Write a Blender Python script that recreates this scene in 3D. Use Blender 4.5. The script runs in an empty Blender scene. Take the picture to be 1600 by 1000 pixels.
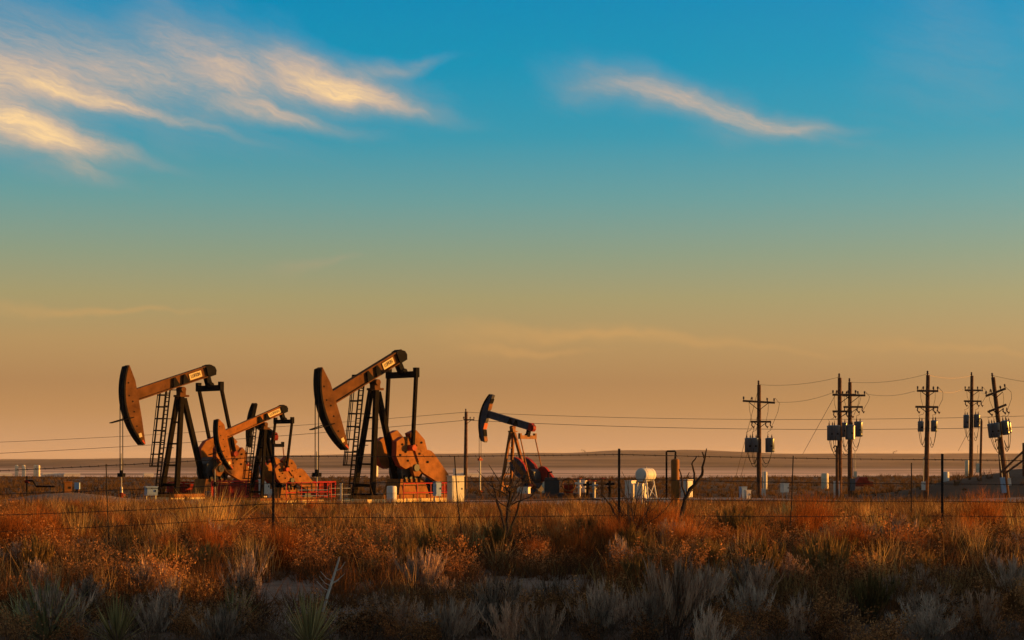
import bpy, math, random
import numpy as np
from mathutils import Vector, Matrix

random.seed(7)
rng = np.random.default_rng(7)
R = math.radians
scene = bpy.context.scene
col = scene.collection

# ------------------------------------------------------------------ camera
F = 2667.0          # focal length in photograph pixels (1600 wide)
HZ = 712.0          # image row of the true horizon
EYE = 1.7
cd = bpy.data.cameras.new('camera')
cam = bpy.data.objects.new('camera', cd)
col.objects.link(cam)
cd.sensor_width = 36.0
cd.lens = 36.0 * F / 1600.0
cd.shift_y = (HZ - 500.0) / 1600.0
cd.clip_start = 0.1
cd.clip_end = 60000
cam.location = (0, 0, EYE)
cam.rotation_euler = (R(90), 0, 0)
scene.camera = cam

# ------------------------------------------------------------------ light
SUN_AZ = R(11)      # sun stands to the right, a little behind the picture plane
SUN_EL = R(4.6)
SKY_GAIN = 0.49
NISH = 0.14        # share of the physical sky (its glow round the sun) on top of the photograph's gradient
sun_dir = Vector((math.cos(SUN_AZ) * math.cos(SUN_EL), math.sin(SUN_AZ) * math.cos(SUN_EL), math.sin(SUN_EL)))
sd = bpy.data.lights.new('sun', 'SUN')
sun = bpy.data.objects.new('sun', sd)
col.objects.link(sun)
sd.energy = 5.0
sd.angle = R(0.6)
sd.color = (1.0, 0.43, 0.06)
sun.rotation_euler = sun_dir.to_track_quat('Z', 'Y').to_euler()
sun.location = sun_dir * 200

scene.view_settings.view_transform = 'Standard'
scene.view_settings.look = 'None'
scene.view_settings.gamma = 1.0
scene.view_settings.exposure = 1.03
scene.view_settings.use_curve_mapping = False
scene.cycles.max_bounces = 6
scene.cycles.transparent_max_bounces = 8
scene.cycles.volume_bounces = 0
scene.cycles.use_denoising = True


def lin(r, g, b):
    f = lambda c: (c / 255 / 12.92) if c / 255 <= 0.04045 else ((c / 255 + 0.055) / 1.055) ** 2.4
    return (f(r), f(g), f(b), 1.0)


# ------------------------------------------------------------------ world
world = bpy.data.worlds.new('World')
scene.world = world
world.use_nodes = True
nt = world.node_tree
nt.nodes.clear()


class NT:
    """tiny node-graph helper"""
    def __init__(s, tree): s.t = tree; s.n = tree.nodes; s.l = tree.links
    def node(s, typ, **kw):
        n = s.n.new(typ)
        for k, v in kw.items(): setattr(n, k, v)
        return n
    def put(s, sock, v):
        if isinstance(v, bpy.types.NodeSocket): s.l.new(v, sock)
        else: sock.default_value = v
    def math(s, op, a, b=None, c=None, clamp=False):
        n = s.node('ShaderNodeMath', operation=op, use_clamp=clamp)
        s.put(n.inputs[0], a)
        if b is not None: s.put(n.inputs[1], b)
        if c is not None: s.put(n.inputs[2], c)
        return n.outputs[0]
    def ramp(s, fac, stops, interp='LINEAR'):
        n = s.node('ShaderNodeValToRGB')
        n.color_ramp.interpolation = interp
        e = n.color_ramp.elements
        while len(e) < len(stops): e.new(0.5)
        for i, (p, c) in enumerate(stops):
            e[i].position = p; e[i].color = c if len(c) == 4 else (*c, 1)
        s.put(n.inputs[0], fac)
        return n.outputs[0]
    def mix(s, fac, a, b, blend='MIX'):
        n = s.node('ShaderNodeMix', data_type='RGBA', blend_type=blend)
        s.put(n.inputs[0], fac); s.put(n.inputs[6], a); s.put(n.inputs[7], b)
        return n.outputs[2]
    def noise(s, vec, scale, detail=4, rough=0.55, dist=0.0):
        n = s.node('ShaderNodeTexNoise')
        s.put(n.inputs['Vector'], vec)
        n.inputs['Scale'].default_value = scale; n.inputs['Detail'].default_value = detail
        n.inputs['Roughness'].default_value = rough; n.inputs['Distortion'].default_value = dist
        return n
    def vec(s, x, y, z):
        n = s.node('ShaderNodeCombineXYZ')
        s.put(n.inputs[0], x); s.put(n.inputs[1], y); s.put(n.inputs[2], z)
        return n.outputs[0]


w = NT(nt)
tc = w.node('ShaderNodeTexCoord')
sep = w.node('ShaderNodeSeparateXYZ')
nt.links.new(tc.outputs['Generated'], sep.inputs[0])
X, Y, Z = sep.outputs
azm = w.math('ARCTAN2', X, Y)
elv = w.math('ARCSINE', Z)

sky = w.node('ShaderNodeTexSky', sky_type='NISHITA')
sky.sun_disc = False
sky.sun_elevation = SUN_EL
sky.sun_rotation = math.pi / 2 - SUN_AZ
sky.air_density = 1.0
sky.dust_density = 2.0
sky.ozone_density = 2.0


def el_of(py): return math.atan((HZ - py) / F)
def az_of(px): return math.atan((px - 800) / F)


stops = [(712, lin(205, 154, 108)), (690, lin(203, 152, 105)), (640, lin(188, 139, 88)), (600, lin(177, 133, 86)), (536, lin(182, 146, 95)),
         (467, lin(167, 154, 108)), (401, lin(143, 156, 128)), (311, lin(106, 157, 155)), (211, lin(56, 151, 173)),
         (101, lin(24, 146, 181)), (0, lin(14, 138, 182))]
ELMAX = R(90)
st = [(max(0.0, el_of(py)) / ELMAX, c) for py, c in stops] + [(0.22, lin(58, 124, 154)), (0.32, lin(112, 120, 128)), (1.0, lin(128, 114, 108))]
grad = w.ramp(w.math('DIVIDE', elv, ELMAX, clamp=True), st)
nish = w.node('ShaderNodeVectorMath', operation='SCALE')
nt.links.new(sky.outputs[0], nish.inputs[0])
nish.inputs['Scale'].default_value = NISH
dotn = w.node('ShaderNodeVectorMath', operation='DOT_PRODUCT')
nt.links.new(tc.outputs['Generated'], dotn.inputs[0]); dotn.inputs[1].default_value = sun_dir
toward = w.math('POWER', w.math('MAXIMUM', dotn.outputs['Value'], 0.0), 2.5)
base = w.mix(toward, grad, w.mix(1.0, grad, nish.outputs[0], 'ADD'))

# cirrus streaks, laid out by compass direction and elevation
dn1 = w.noise(tc.outputs['Generated'], 9, 4, 0.55)
dn2 = w.noise(tc.outputs['Generated'], 30, 5, 0.6)
s1 = w.node('ShaderNodeSeparateColor'); nt.links.new(dn1.outputs['Color'], s1.inputs[0])
s2 = w.node('ShaderNodeSeparateColor'); nt.links.new(dn2.outputs['Color'], s2.inputs[0])


def warp(c, a, b, ka, kb):
    t = w.math('MULTIPLY_ADD', w.math('SUBTRACT', a, 0.5), ka, c)
    return w.math('MULTIPLY_ADD', w.math('SUBTRACT', b, 0.5), kb, t)


azw = warp(azm, s1.outputs[0], s2.outputs[0], 0.05, 0.012)
elw = warp(elv, s1.outputs[1], s2.outputs[1], 0.03, 0.010)
# centre px, py, half length, half width (px), tilt (deg, + = falls to the right), strength
strokes = [(545, 140, 125, 26, 15, .84), (450, 122, 170, 36, 7, .56), (600, 114, 70, 14, -10, .46), (290, 92, 110, 34, 24, .50),
           (430, 182, 130, 20, 9, .58), (240, 128, 300, 62, 6, .50), (70, 102, 150, 40, 12, .50), (150, 178, 200, 17, 12, .78),
           (0, 130, 130, 36, 15, .62), (35, 228, 120, 36, 15, .86), (165, 255, 100, 17, 14, .44), (100, 282, 80, 17, 16, .52),
           (270, 205, 220, 50, 8, .24), (-160, 150, 190, 40, 16, .8), (-330, 90, 200, 40, 12, .6),
           (1120, 168, 150, 18, 17, .56), (1225, 198, 90, 17, 8, .58), (1020, 138, 130, 24, 10, .48), (930, 136, 70, 16, -4, .34),
           (1190, 178, 60, 9, 26, .35),
           (880, 522, 190, 9, 2, .42), (810, 546, 100, 7, 1, .32), (130, 494, 170, 6, -2, .34), (1080, 535, 200, 9, 5, .30), (500, 412, 70, 8, -8, .2), (1500, 548, 160, 7, 3, .25),
           (1500, 110, 130, 90, 30, .16), (1850, 130, 160, 26, 14, .5)]
dens = None
for (px, py, L, W, ang, k) in strokes:
    ca, ce = az_of(px), el_of(py)
    a = R(-ang)
    da = w.math('SUBTRACT', azw, ca); de = w.math('SUBTRACT', elw, ce)
    u = w.math('MULTIPLY_ADD', da, math.cos(a) / (L / F), w.math('MULTIPLY', de, math.sin(a) / (L / F)))
    v = w.math('MULTIPLY_ADD', da, -math.sin(a) / (W / F), w.math('MULTIPLY', de, math.cos(a) / (W / F)))
    v = w.math('MULTIPLY', v, w.math('MINIMUM', w.math('MAXIMUM', w.math('MULTIPLY_ADD', u, 0.6, 1.0), 0.55), 3.0))   # tapers to the right
    r2 = w.math('MULTIPLY_ADD', u, u, w.math('MULTIPLY', v, v))
    g = w.math('MULTIPLY', w.math('POWER', 2.718, w.math('MULTIPLY', r2, -0.9)), k)
    dens = g if dens is None else w.math('MAXIMUM', w.math('MULTIPLY_ADD', g, 0.35, dens), g)
# fibrous grain along the wind direction
ua = w.math('MULTIPLY_ADD', azw, math.cos(R(17)), w.math('MULTIPLY', elw, -math.sin(R(17))))
va = w.math('MULTIPLY_ADD', azw, math.sin(R(17)), w.math('MULTIPLY', elw, math.cos(R(17))))
fib = w.noise(w.vec(w.math('MULTIPLY', ua, 14), w.math('MULTIPLY', va, 75), 0.0), 1.0, 6, 0.6, 0.4)
fibr = w.ramp(fib.outputs['Fac'], [(0.22, (.34, .34, .34, 1)), (0.70, (1, 1, 1, 1))])
fib2 = w.noise(w.vec(w.math('MULTIPLY', ua, 34), w.math('MULTIPLY', va, 190), 3.0), 1.0, 6, 0.65, 0.7)
fb = w.math('MULTIPLY_ADD', fib2.outputs['Fac'], 0.45, w.math('MULTIPLY', fibr, 0.62))
fib3 = w.noise(w.vec(w.math('MULTIPLY', ua, 75), w.math('MULTIPLY', va, 430), 7.0), 1.0, 5, 0.7, 1.2)
fb = w.math('MULTIPLY_ADD', w.math('SUBTRACT', fib3.outputs['Fac'], 0.5), 0.40, fb)
dens = w.math('SUBTRACT', w.math('MULTIPLY', dens, w.math('MULTIPLY_ADD', fb, 0.95, 0.30)), w.math('MULTIPLY', w.math('SUBTRACT', 1.0, fb), 0.10))
dens = w.math('MINIMUM', w.math('MAXIMUM', dens, 0.0), 0.97)
ccol = w.ramp(dens, [(0.0, lin(160, 160, 165)), (0.3, lin(184, 166, 152)), (0.62, lin(230, 188, 152)), (0.97, lin(255, 214, 156))])
low = w.math('DIVIDE', w.math('SUBTRACT', el_of(330), elv), el_of(330) - el_of(470), clamp=True)      # low streaks are lit orange
ccol = w.mix(low, ccol, lin(222, 166, 98))
final = w.mix(dens, base, ccol)
bg = w.node('ShaderNodeBackground')
nt.links.new(final, bg.inputs[0])
bg.inputs[1].default_value = SKY_GAIN
out = w.node('ShaderNodeOutputWorld')
nt.links.new(bg.outputs[0], out.inputs[0])

# ------------------------------------------------------------------ helpers


def ramp_z(y, pts):
    if y <= pts[0][0]: return pts[0][1]
    for (a, b), (c, d) in zip(pts, pts[1:]):
        if y <= c:
            t = (y - a) / (c - a); t = t * t * (3 - 2 * t)
            return b + (d - b) * t
    return pts[-1][1]


PROF = [(-60, .2), (8, 0.0), (17, .02), (27, .30), (110, -1.40), (200, -1.95), (340, -2.5), (700, -17), (1500, -21), (3000, -25),
        (5200, -27), (6500, -22), (8000, 0), (9500, -30), (14000, -60)]
_h = rng.uniform(0, 100, 8)


def vnoise(x, y, s, k):
    return (math.sin(x / s + _h[k]) * math.cos(y / s * 1.13 + _h[(k + 1) % 8]) + .5 * math.sin((x * .7 + y * 1.3) / s * 2.1 + _h[(k + 2) % 8]) * math.cos((x * 1.2 - y * .6) / s * 1.9)) / 1.5


RIDGE = [(-9000, -22), (-2400, -22), (-1700, -10), (-600, 10), (250, 15), (560, 27), (820, 30), (1050, 20), (1300, 11), (2400, 12), (9000, 10)]


def gauss(x, y, cx, cy, sx, sy): return math.exp(-((x - cx) / sx) ** 2 - ((y - cy) / sy) ** 2)


def sstep(t):
    t = min(1, max(0, t)); return t * t * (3 - 2 * t)


def ground(x, y):
    z = ramp_z(y, PROF)
    if y > 5200:
        az = x / y * 8000
        rz = ramp_z(az, RIDGE)
        t = sstep((y - 5200) / 2800) if y <= 8000 else 1 - sstep((y - 8000) / 2500) * .8
        z = -27 + (rz + 27) * t
        z += (vnoise(x, y, 240, 3) * 3.0 + vnoise(x, y, 85, 5) * 1.6) * t
        return z
    if y < 330:
        k = 1 if y > 12 else .4
        z += vnoise(x, y, 1.9, 0) * .05 * k + vnoise(x, y, 5.5, 2) * .10 * k
        if y > 40: z += vnoise(x, y, 17, 5) * .16
        # sandy berm on the left, dirt pile on the right
        z += .75 * gauss(x, y, -21, 84, 4.2, 3.2) + .5 * gauss(x, y, -28, 83, 5, 3) + .5 * gauss(x, y, -15.5, 86, 3.5, 3)
        z += 1.7 * gauss(x, y, 40, 133, 6, 9) + 2.3 * gauss(x, y, 50, 135, 8, 10) + .7 * gauss(x, y, 33.5, 131, 4, 6)
        bm = gauss(x, y, -22, 84, 9, 4) + gauss(x, y, 45, 134, 12, 10)
        z += bm * (.16 * vnoise(x, y, .9, 1) + .14 * vnoise(x, y, 1.9, 6))
        # unseen bank added right of the viewpoint, shaped to shade the near scrub
        e = sstep((x - 17) / 14) * (1 - sstep((x - 48) / 20))
        s = (1 - sstep((y - 20.4) / 10)) * sstep((y + 60) / 30)
        z += (4.15 + .55 * math.sin(1.1 * y) + .35 * math.sin(2.7 * y + 1)) * e * s
    elif y < 900:
        z += vnoise(x, y, 60, 4) * .5
    else:
        z += vnoise(x, y, 300, 4) * 1.0
    return z


def W(px, py, Y):
    """world point at distance Y that the photograph shows at (px, py)"""
    return Vector(((px - 800) * Y / F, Y, EYE + (HZ - py) * Y / F))


def G(px, Y, dz=0.0):
    x = (px - 800) * Y / F
    return Vector((x, Y, ground(x, Y) + dz))


class MB:
    def __init__(s): s.v = []; s.f = []; s.m = []
    def add(s, vs, fs, mi=0):
        o = len(s.v)
        s.v += [tuple(p) for p in vs]
        s.f += [tuple(i + o for i in f) for f in fs]
        s.m += [mi] * len(fs)
        return s
    def box(s, c, size, rot=None, mi=0):
        a, b, d = size[0] / 2, size[1] / 2, size[2] / 2
        vs = [Vector(p) for p in ((-a, -b, -d), (a, -b, -d), (a, b, -d), (-a, b, -d), (-a, -b, d), (a, -b, d), (a, b, d), (-a, b, d))]
        if rot is not None: vs = [rot @ p for p in vs]
        c = Vector(c)
        return s.add([p + c for p in vs], [(3, 2, 1, 0), (4, 5, 6, 7), (0, 1, 5, 4), (1, 2, 6, 5), (2, 3, 7, 6), (3, 0, 4, 7)], mi)
    def bar(s, p0, p1, wd, ht, up=(0, 0, 1), mi=0):
        p0, p1 = Vector(p0), Vector(p1)
        d = (p1 - p0); L = d.length; d.normalize()
        up = Vector(up)
        if abs(d.dot(up)) > .98: up = Vector((1, 0, 0))
        sd_ = d.cross(up).normalized(); u = sd_.cross(d)
        rot = Matrix((d, sd_, u)).transposed()
        return s.box((p0 + p1) / 2, (L, wd, ht), rot, mi)
    def tube(s, p0, p1, r0, r1=None, n=10, cap=True, mi=0):
        return s.path([p0, p1], [r0, r0 if r1 is None else r1], n, cap, mi)
    def path(s, pts, rad, n=6, cap=True, mi=0):
        pts = [Vector(p) for p in pts]
        if not isinstance(rad, (list, tuple)): rad = [rad] * len(pts)
        vs, fs = [], []
        ref = None
        for i, p in enumerate(pts):
            d = (pts[min(i + 1, len(pts) - 1)] - pts[max(i - 1, 0)]).normalized()
            if ref is None:
                ref = Vector((0, 0, 1)) if abs(d.z) < .9 else Vector((1, 0, 0))
            a = d.cross(ref).normalized(); b = d.cross(a).normalized()
            ref = a.cross(d) * 1.0
            for k in range(n):
                t = 2 * math.pi * k / n
                vs.append(p + (a * math.cos(t) + b * math.sin(t)) * rad[i])
        for i in range(len(pts) - 1):
            for k in range(n):
                k2 = (k + 1) % n
                fs.append((i * n + k, i * n + k2, (i + 1) * n + k2, (i + 1) * n + k))
        if cap:
            fs.append(tuple(range(n))); fs.append(tuple((len(pts) - 1) * n + k for k in reversed(range(n))))
        return s.add(vs, fs, mi)
    def prism(s, poly, y0, y1, fr=None, mi=0, mi_side=None):
        """polygon in local x,z extruded along y; fr maps local -> target frame"""
        n = len(poly)
        vs = [Vector((x, y0, z)) for x, z in poly] + [Vector((x, y1, z)) for x, z in poly]
        if fr is not None: vs = [fr @ p for p in vs]
        s.add(vs, [tuple(range(n)), tuple(reversed(range(n, 2 * n)))], mi)
        o = len(s.v) - 2 * n
        ms = mi if mi_side is None else mi_side
        for i in range(n):
            j = (i + 1) % n
            s.f.append((o + j, o + i, o + i + n, o + j + n)); s.m.append(ms)
        return s
    def lathe(s, prof, c=(0, 0, 0), n=20, axis='Z', mi=0):
        c = Vector(c); vs, fs = [], []
        for r, h in prof:
            for k in range(n):
                t = 2 * math.pi * k / n
                p = Vector((r * math.cos(t), r * math.sin(t), h))
                if axis == 'X': p = Vector((p.z, p.x, p.y))
                if axis == 'Y': p = Vector((p.y, p.z, p.x))
                vs.append(c + p)
        for i in range(len(prof) - 1):
            for k in range(n):
                k2 = (k + 1) % n
                fs.append((i * n + k, i * n + k2, (i + 1) * n + k2, (i + 1) * n + k))
        fs.append(tuple(reversed(range(n)))); fs.append(tuple((len(prof) - 1) * n + k for k in range(n)))
        return s.add(vs, fs, mi)
    def mesh(s, name, mats, smooth=False):
        me = bpy.data.meshes.new(name)
        me.from_pydata(s.v, [], s.f)
        for m in (mats if isinstance(mats, (list, tuple)) else [mats]): me.materials.append(m)
        me.polygons.foreach_set('material_index', s.m)
        if smooth:
            me.polygons.foreach_set('use_smooth', [True] * len(s.f))
            me.set_sharp_from_angle(angle=R(40))
        me.update()
        return me
    def build(s, name, mats, parent=None, smooth=False):
        o = bpy.data.objects.new(name, s.mesh(name, mats, smooth))
        col.objects.link(o)
        if parent is not None: o.parent = parent
        return o


def tag(o, label=None, cat=None, group=None, kind=None):
    if label: o['label'] = label
    if cat: o['category'] = cat
    if group: o['group'] = group
    if kind: o['kind'] = kind
    return o


def empty(name, loc, rz=0.0, sc=1.0):
    o = bpy.data.objects.new(name, None)
    o.empty_display_size = .3
    col.objects.link(o)
    o.location = loc; o.rotation_euler = (0, 0, rz); o.scale = (sc, sc, sc)
    return o


def copy_tree(o, parent=None):
    c = o.copy(); col.objects.link(c); c.parent = parent
    for ch in list(o.children): copy_tree(ch, c)
    return c


# ------------------------------------------------------------------ materials
def mat(name, c, rough=.7, metal=0.0, var=.25, scale=6.0, rust=None, rust_amt=.0, spec=.08, bump=0.0):
    m = bpy.data.materials.new(name); m.use_nodes = True
    t = NT(m.node_tree); p = m.node_tree.nodes['Principled BSDF']
    co = t.node('ShaderNodeTexCoord').outputs['Object']
    n = t.noise(co, scale, 5, .6)
    dark = tuple(x * (1 - var) for x in c); lite = tuple(min(1, x * (1 + var)) for x in c)
    cc = t.ramp(n.outputs['Fac'], [(.3, dark), (.7, lite)])
    if rust is not None:
        n2 = t.noise(co, scale * .7, 6, .7, .5)
        f = t.ramp(n2.outputs['Fac'], [(.5 + .2 * (1 - rust_amt), (0, 0, 0)), (.62 + .2 * (1 - rust_amt), (1, 1, 1))])
        cc = t.mix(f, cc, (*rust, 1))
    m.node_tree.links.new(cc, p.inputs['Base Color'])
    p.inputs['Roughness'].default_value = rough; p.inputs['Metallic'].default_value = metal
    p.inputs['Specular IOR Level'].default_value = spec
    if bump:
        b = t.node('ShaderNodeBump'); b.inputs['Strength'].default_value = bump; b.inputs['Distance'].default_value = .02
        n3 = t.noise(co, scale * 6, 5, .65)
        m.node_tree.links.new(n3.outputs['Fac'], b.inputs['Height']); m.node_tree.links.new(b.outputs[0], p.inputs['Normal'])
    return m


M = {}
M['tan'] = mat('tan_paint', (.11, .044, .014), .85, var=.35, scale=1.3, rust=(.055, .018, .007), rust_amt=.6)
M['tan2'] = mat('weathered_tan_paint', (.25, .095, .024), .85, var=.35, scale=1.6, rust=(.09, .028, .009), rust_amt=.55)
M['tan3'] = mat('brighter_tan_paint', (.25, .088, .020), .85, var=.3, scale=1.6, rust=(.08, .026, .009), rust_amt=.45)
M['dark_steel'] = mat('dark_steel', (.012, .011, .011), .8, var=.3, spec=.015)
M['leg_steel'] = mat('shade_dark_leg_steel', (.012, .009, .007), .8, var=.3, spec=.015)  # shade on the legs put into a near-black base colour
M['red_edge'] = mat('red_safety_paint', (.38, .05, .018), .55, var=.2, scale=4)
M['sign'] = mat('yellow_sign_plate', (.55, .42, .20), .5, var=.08)
M['ink'] = mat('sign_lettering', (.06, .035, .02), .6, var=.1)
M['concrete'] = mat('concrete', (.74, .54, .24), .9, var=.18, scale=2.5, bump=.3)
M['red_rail'] = mat('red_pipe_rail', (.42, .03, .022), .5, var=.2)
M['dark_red'] = mat('dark_red_panel', (.24, .022, .012), .6, var=.5, scale=2, rust=(.07, .02, .015), rust_amt=.5)
M['galv'] = mat('galvanised_pipe', (.30, .28, .26), .5, .3, var=.2)
M['white'] = mat('white_paint', (.56, .51, .44), .5, var=.08, scale=3, rust=(.42, .3, .2), rust_amt=.1)
M['blue_steel'] = mat('blue_grey_paint', (.060, .055, .066), .6, var=.3, scale=2, rust=(.10, .05, .04), rust_amt=.35)
M['orange'] = mat('orange_paint', (.19, .068, .02), .6, var=.35, scale=2, rust=(.2, .08, .04), rust_amt=.35)
M['orange_red'] = mat('red_orange_paint', (.48, .12, .05), .6, var=.2)
M['wood'] = mat('creosote_pole_wood', (.10, .048, .028), .85, var=.4, scale=5, bump=.4)
M['ceramic'] = mat('brown_porcelain', (.06, .03, .022), .25, var=.2)
M['xfmr'] = mat('transformer_grey_enamel', (.06, .068, .08), .3, 0.0, var=.15, scale=2, spec=.6)
M['cable'] = mat('black_cable', (.02, .018, .017), .6, var=.2)
M['conductor'] = mat('weathered_line_wire', (.11, .085, .06), .6, .2, var=.2)
M['sunlit_wire'] = mat('sunlit_line_wire', (.42, .28, .13), .5, .3, var=.2)  # sunlight put into the colour, paler than the other line wire
M['fence_steel'] = mat('dark_fence_steel', (.03, .022, .018), .7, var=.35, scale=9, rust=(.08, .03, .018), rust_amt=.4)
M['barb'] = mat('rusty_barbed_wire', (.045, .032, .026), .7, .2, var=.3)
M['vessel'] = mat('tan_vessel_paint', (.22, .085, .02), .6, var=.2, scale=2, spec=.06, rust=(.08, .03, .012), rust_amt=.5)
M['glass_blue'] = mat('pale_blue_enamel', (.25, .32, .42), .4, var=.1)
M['yellow'] = mat('sunlit_cream_paint', (.60, .52, .36), .5, var=.12)  # white paint with the evening sun's yellow put into its colour
M['engine'] = mat('black_engine_iron', (.03, .027, .025), .55, var=.4, spec=.3)
M['pale'] = mat('pale_far_cladding', (.62, .52, .42), .7, var=.1)
M['dead_wood'] = mat('dead_branch_bark', (.05, .034, .026), .9, var=.4, scale=20, bump=.5)
M['stalk'] = mat('bleached_yucca_stalk', (.42, .35, .29), .85, var=.25, scale=25)


def plant_mat(name, c1, c2, trans=.3, brown=.45):
    """leaf/stem stuff: colour varies by plant and by blade; part of the light passes through"""
    m = bpy.data.materials.new(name); m.use_nodes = True
    t = NT(m.node_tree); m.node_tree.nodes.clear()
    oi = t.node('ShaderNodeObjectInfo').outputs['Random']
    at = t.node('ShaderNodeAttribute', attribute_name='rnd')
    f = t.math('MULTIPLY_ADD', at.outputs['Fac'], .62, t.math('MULTIPLY', oi, .38))
    cc = t.ramp(f, [(.12, c1), (.92, c2)])
    hue = t.math('FRACT', t.math('MULTIPLY', oi, 7.31))
    cc = t.mix(t.math('MULTIPLY', hue, brown), cc, t.mix(1.0, cc, (.95, .58, .34, 1), 'MULTIPLY'))
    d = t.node('ShaderNodeBsdfDiffuse'); tr = t.node('ShaderNodeBsdfTranslucent'); mx = t.node('ShaderNodeMixShader')
    m.node_tree.links.new(cc, d.inputs[0]); m.node_tree.links.new(cc, tr.inputs[0])
    mx.inputs[0].default_value = trans
    m.node_tree.links.new(d.outputs[0], mx.inputs[1]); m.node_tree.links.new(tr.outputs[0], mx.inputs[2])
    o = t.node('ShaderNodeOutputMaterial'); m.node_tree.links.new(mx.outputs[0], o.inputs[0])
    return m


M['sage'] = plant_mat('sagebrush_grey', (.032, .023, .017), (.68, .49, .36), .15, .45)
M['sage_gold'] = plant_mat('sagebrush_golden', (.05, .034, .014), (.36, .24, .085), .25)
M['broom'] = plant_mat('broom_twigs_rust', (.05, .018, .007), (.60, .21, .05), .35)
M['straw'] = plant_mat('dry_straw_grass', (.05, .026, .010), (.74, .46, .18), .4)
M['tallstraw'] = plant_mat('tall_golden_grass', (.30, .19, .06), (.66, .44, .16), .45)
M['leaf'] = plant_mat('dry_russet_leaves', (.03, .014, .007), (.62, .30, .12), .3)
M['goldleaf'] = plant_mat('dry_golden_leaves', (.14, .07, .02), (.36, .19, .05), .3)
M['yucca'] = plant_mat('yucca_leaf_green', (.06, .070, .026), (.46, .42, .20), .12)
M['twig'] = plant_mat('bare_dark_twigs', (.022, .015, .012), (.07, .045, .033), .0)
M['scrub'] = plant_mat('far_scrub', (.05, .030, .013), (.21, .115, .045), .3)
M['darkscrub'] = plant_mat('dark_twiggy_brush', (.010, .006, .004), (.25, .125, .05), .25)  # lowest tone deepens the shaded gaps among the plants
M['litter'] = plant_mat('gap_dark_plant_litter', (.012, .008, .006), (.17, .115, .08), .1)  # near-black end stands for shade in the gaps between bushes

# ------------------------------------------------------------------ ground
def axis(parts):
    a = []
    for lo, hi, n in parts: a += list(np.linspace(lo, hi, n, endpoint=False))
    a.append(parts[-1][1])
    return np.array(a)


gx = np.concatenate([-np.geomspace(12000, 64, 46), np.arange(-60, -20, 1.6), np.arange(-20, 20, .45), np.arange(20, 62, 1.6), np.geomspace(64, 12000, 46)])
gy = np.concatenate([np.arange(-80, 8, 4.0), np.arange(8, 36, .4), np.arange(36, 60, .8), np.arange(60, 150, 1.6), np.arange(150, 350, 6), np.geomspace(352, 14000, 70)])
nx, ny = len(gx), len(gy)
vv = [(x, y, ground(x, y)) for y in gy for x in gx]
ff = [(j * nx + i, j * nx + i + 1, (j + 1) * nx + i + 1, (j + 1) * nx + i) for j in range(ny - 1) for i in range(nx - 1)]
me = bpy.data.meshes.new('ground'); me.from_pydata(vv, [], ff)
me.polygons.foreach_set('use_smooth', [True] * len(ff)); me.update()
def bare(x, y):
    if y > 200: return 0.0
    v = 1.2 * gauss(x, y, -21, 84, 6, 4) + .9 * gauss(x, y, -29, 83, 6, 3.5) + .8 * gauss(x, y, -15, 86, 4, 3) + .5 * gauss(x, y, 45, 134, 12, 10)
    v += 1.3 * (gauss(x, y, -2.75, 20, 1.2, 1.7) + gauss(x, y, -1.75, 17.7, 1.1, 1.4) + gauss(x, y, .3, 20.4, 1.2, 1.5))
    return min(1.0, v)


sa = me.attributes.new('bare', 'FLOAT', 'POINT'); sa.data.foreach_set('value', [bare(x, y) for x, y, z in vv])
gm = bpy.data.materials.new('desert_soil'); gm.use_nodes = True
t = NT(gm.node_tree); p = gm.node_tree.nodes['Principled BSDF']
geo = t.node('ShaderNodeNewGeometry').outputs['Position']
sp = t.node('ShaderNodeSeparateXYZ'); gm.node_tree.links.new(geo, sp.inputs[0])
n1 = t.noise(geo, .35, 6, .6); n2 = t.noise(geo, 5.0, 6, .7); n3 = t.noise(geo, 38, 4, .7)
soil = t.ramp(n1.outputs['Fac'], [(.3, (.085, .055, .038)), (.5, (.15, .10, .072)), (.72, (.23, .165, .125))])
soil = t.mix(t.math('MULTIPLY', n2.outputs['Fac'], 1.3, clamp=True), soil, (.04, .026, .019, 1))
soil = t.mix(t.math('MULTIPLY', n3.outputs['Fac'], .35), soil, (.24, .18, .14, 1))
# distant flats in long bands, paled to stand for lit dust haze; brush-covered ridge
bx = t.vec(t.math('MULTIPLY', sp.outputs[0], .0011), t.math('MULTIPLY', sp.outputs[1], .0035), 0.0)
nb = t.noise(bx, 1.0, 6, .65)
flats = t.ramp(nb.outputs['Fac'], [(.36, (.24, .15, .11)), (.5, (.60, .38, .26)), (.62, (.82, .56, .40))])
nr = t.noise(t.vec(t.math('MULTIPLY', sp.outputs[0], .002), t.math('MULTIPLY', sp.outputs[2], .12), t.math('MULTIPLY', sp.outputs[1], .0005)), 1.0, 6, .6)
ridge = t.ramp(nr.outputs['Fac'], [(.38, (.03, .017, .014)), (.5, (.075, .044, .033)), (.62, (.17, .105, .075))])
scr = t.ramp(t.noise(geo, .09, 6, .65).outputs['Fac'], [(.35, (.05, .03, .018)), (.6, (.13, .078, .045)), (.75, (.30, .21, .15))])
dfac = lambda a, b: t.math('DIVIDE', t.math('SUBTRACT', sp.outputs[1], a), b - a, clamp=True)
cc = t.mix(dfac(45, 140), soil, scr)
sandc = t.ramp(n2.outputs['Fac'], [(.3, (.14, .098, .072)), (.7, (.30, .22, .165))])
battr = t.node('ShaderNodeAttribute', attribute_name='bare').outputs['Fac']
cc = t.mix(t.math('MULTIPLY', battr, t.math('MULTIPLY_ADD', n1.outputs['Fac'], 1.0, .35), clamp=True), cc, sandc)
cc = t.mix(dfac(500, 1100), cc, flats)
cc = t.mix(dfac(3000, 4200), cc, ridge)
gm.node_tree.links.new(cc, p.inputs['Base Color'])
p.inputs['Roughness'].default_value = 1.0; p.inputs['Specular IOR Level'].default_value = .05
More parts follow.
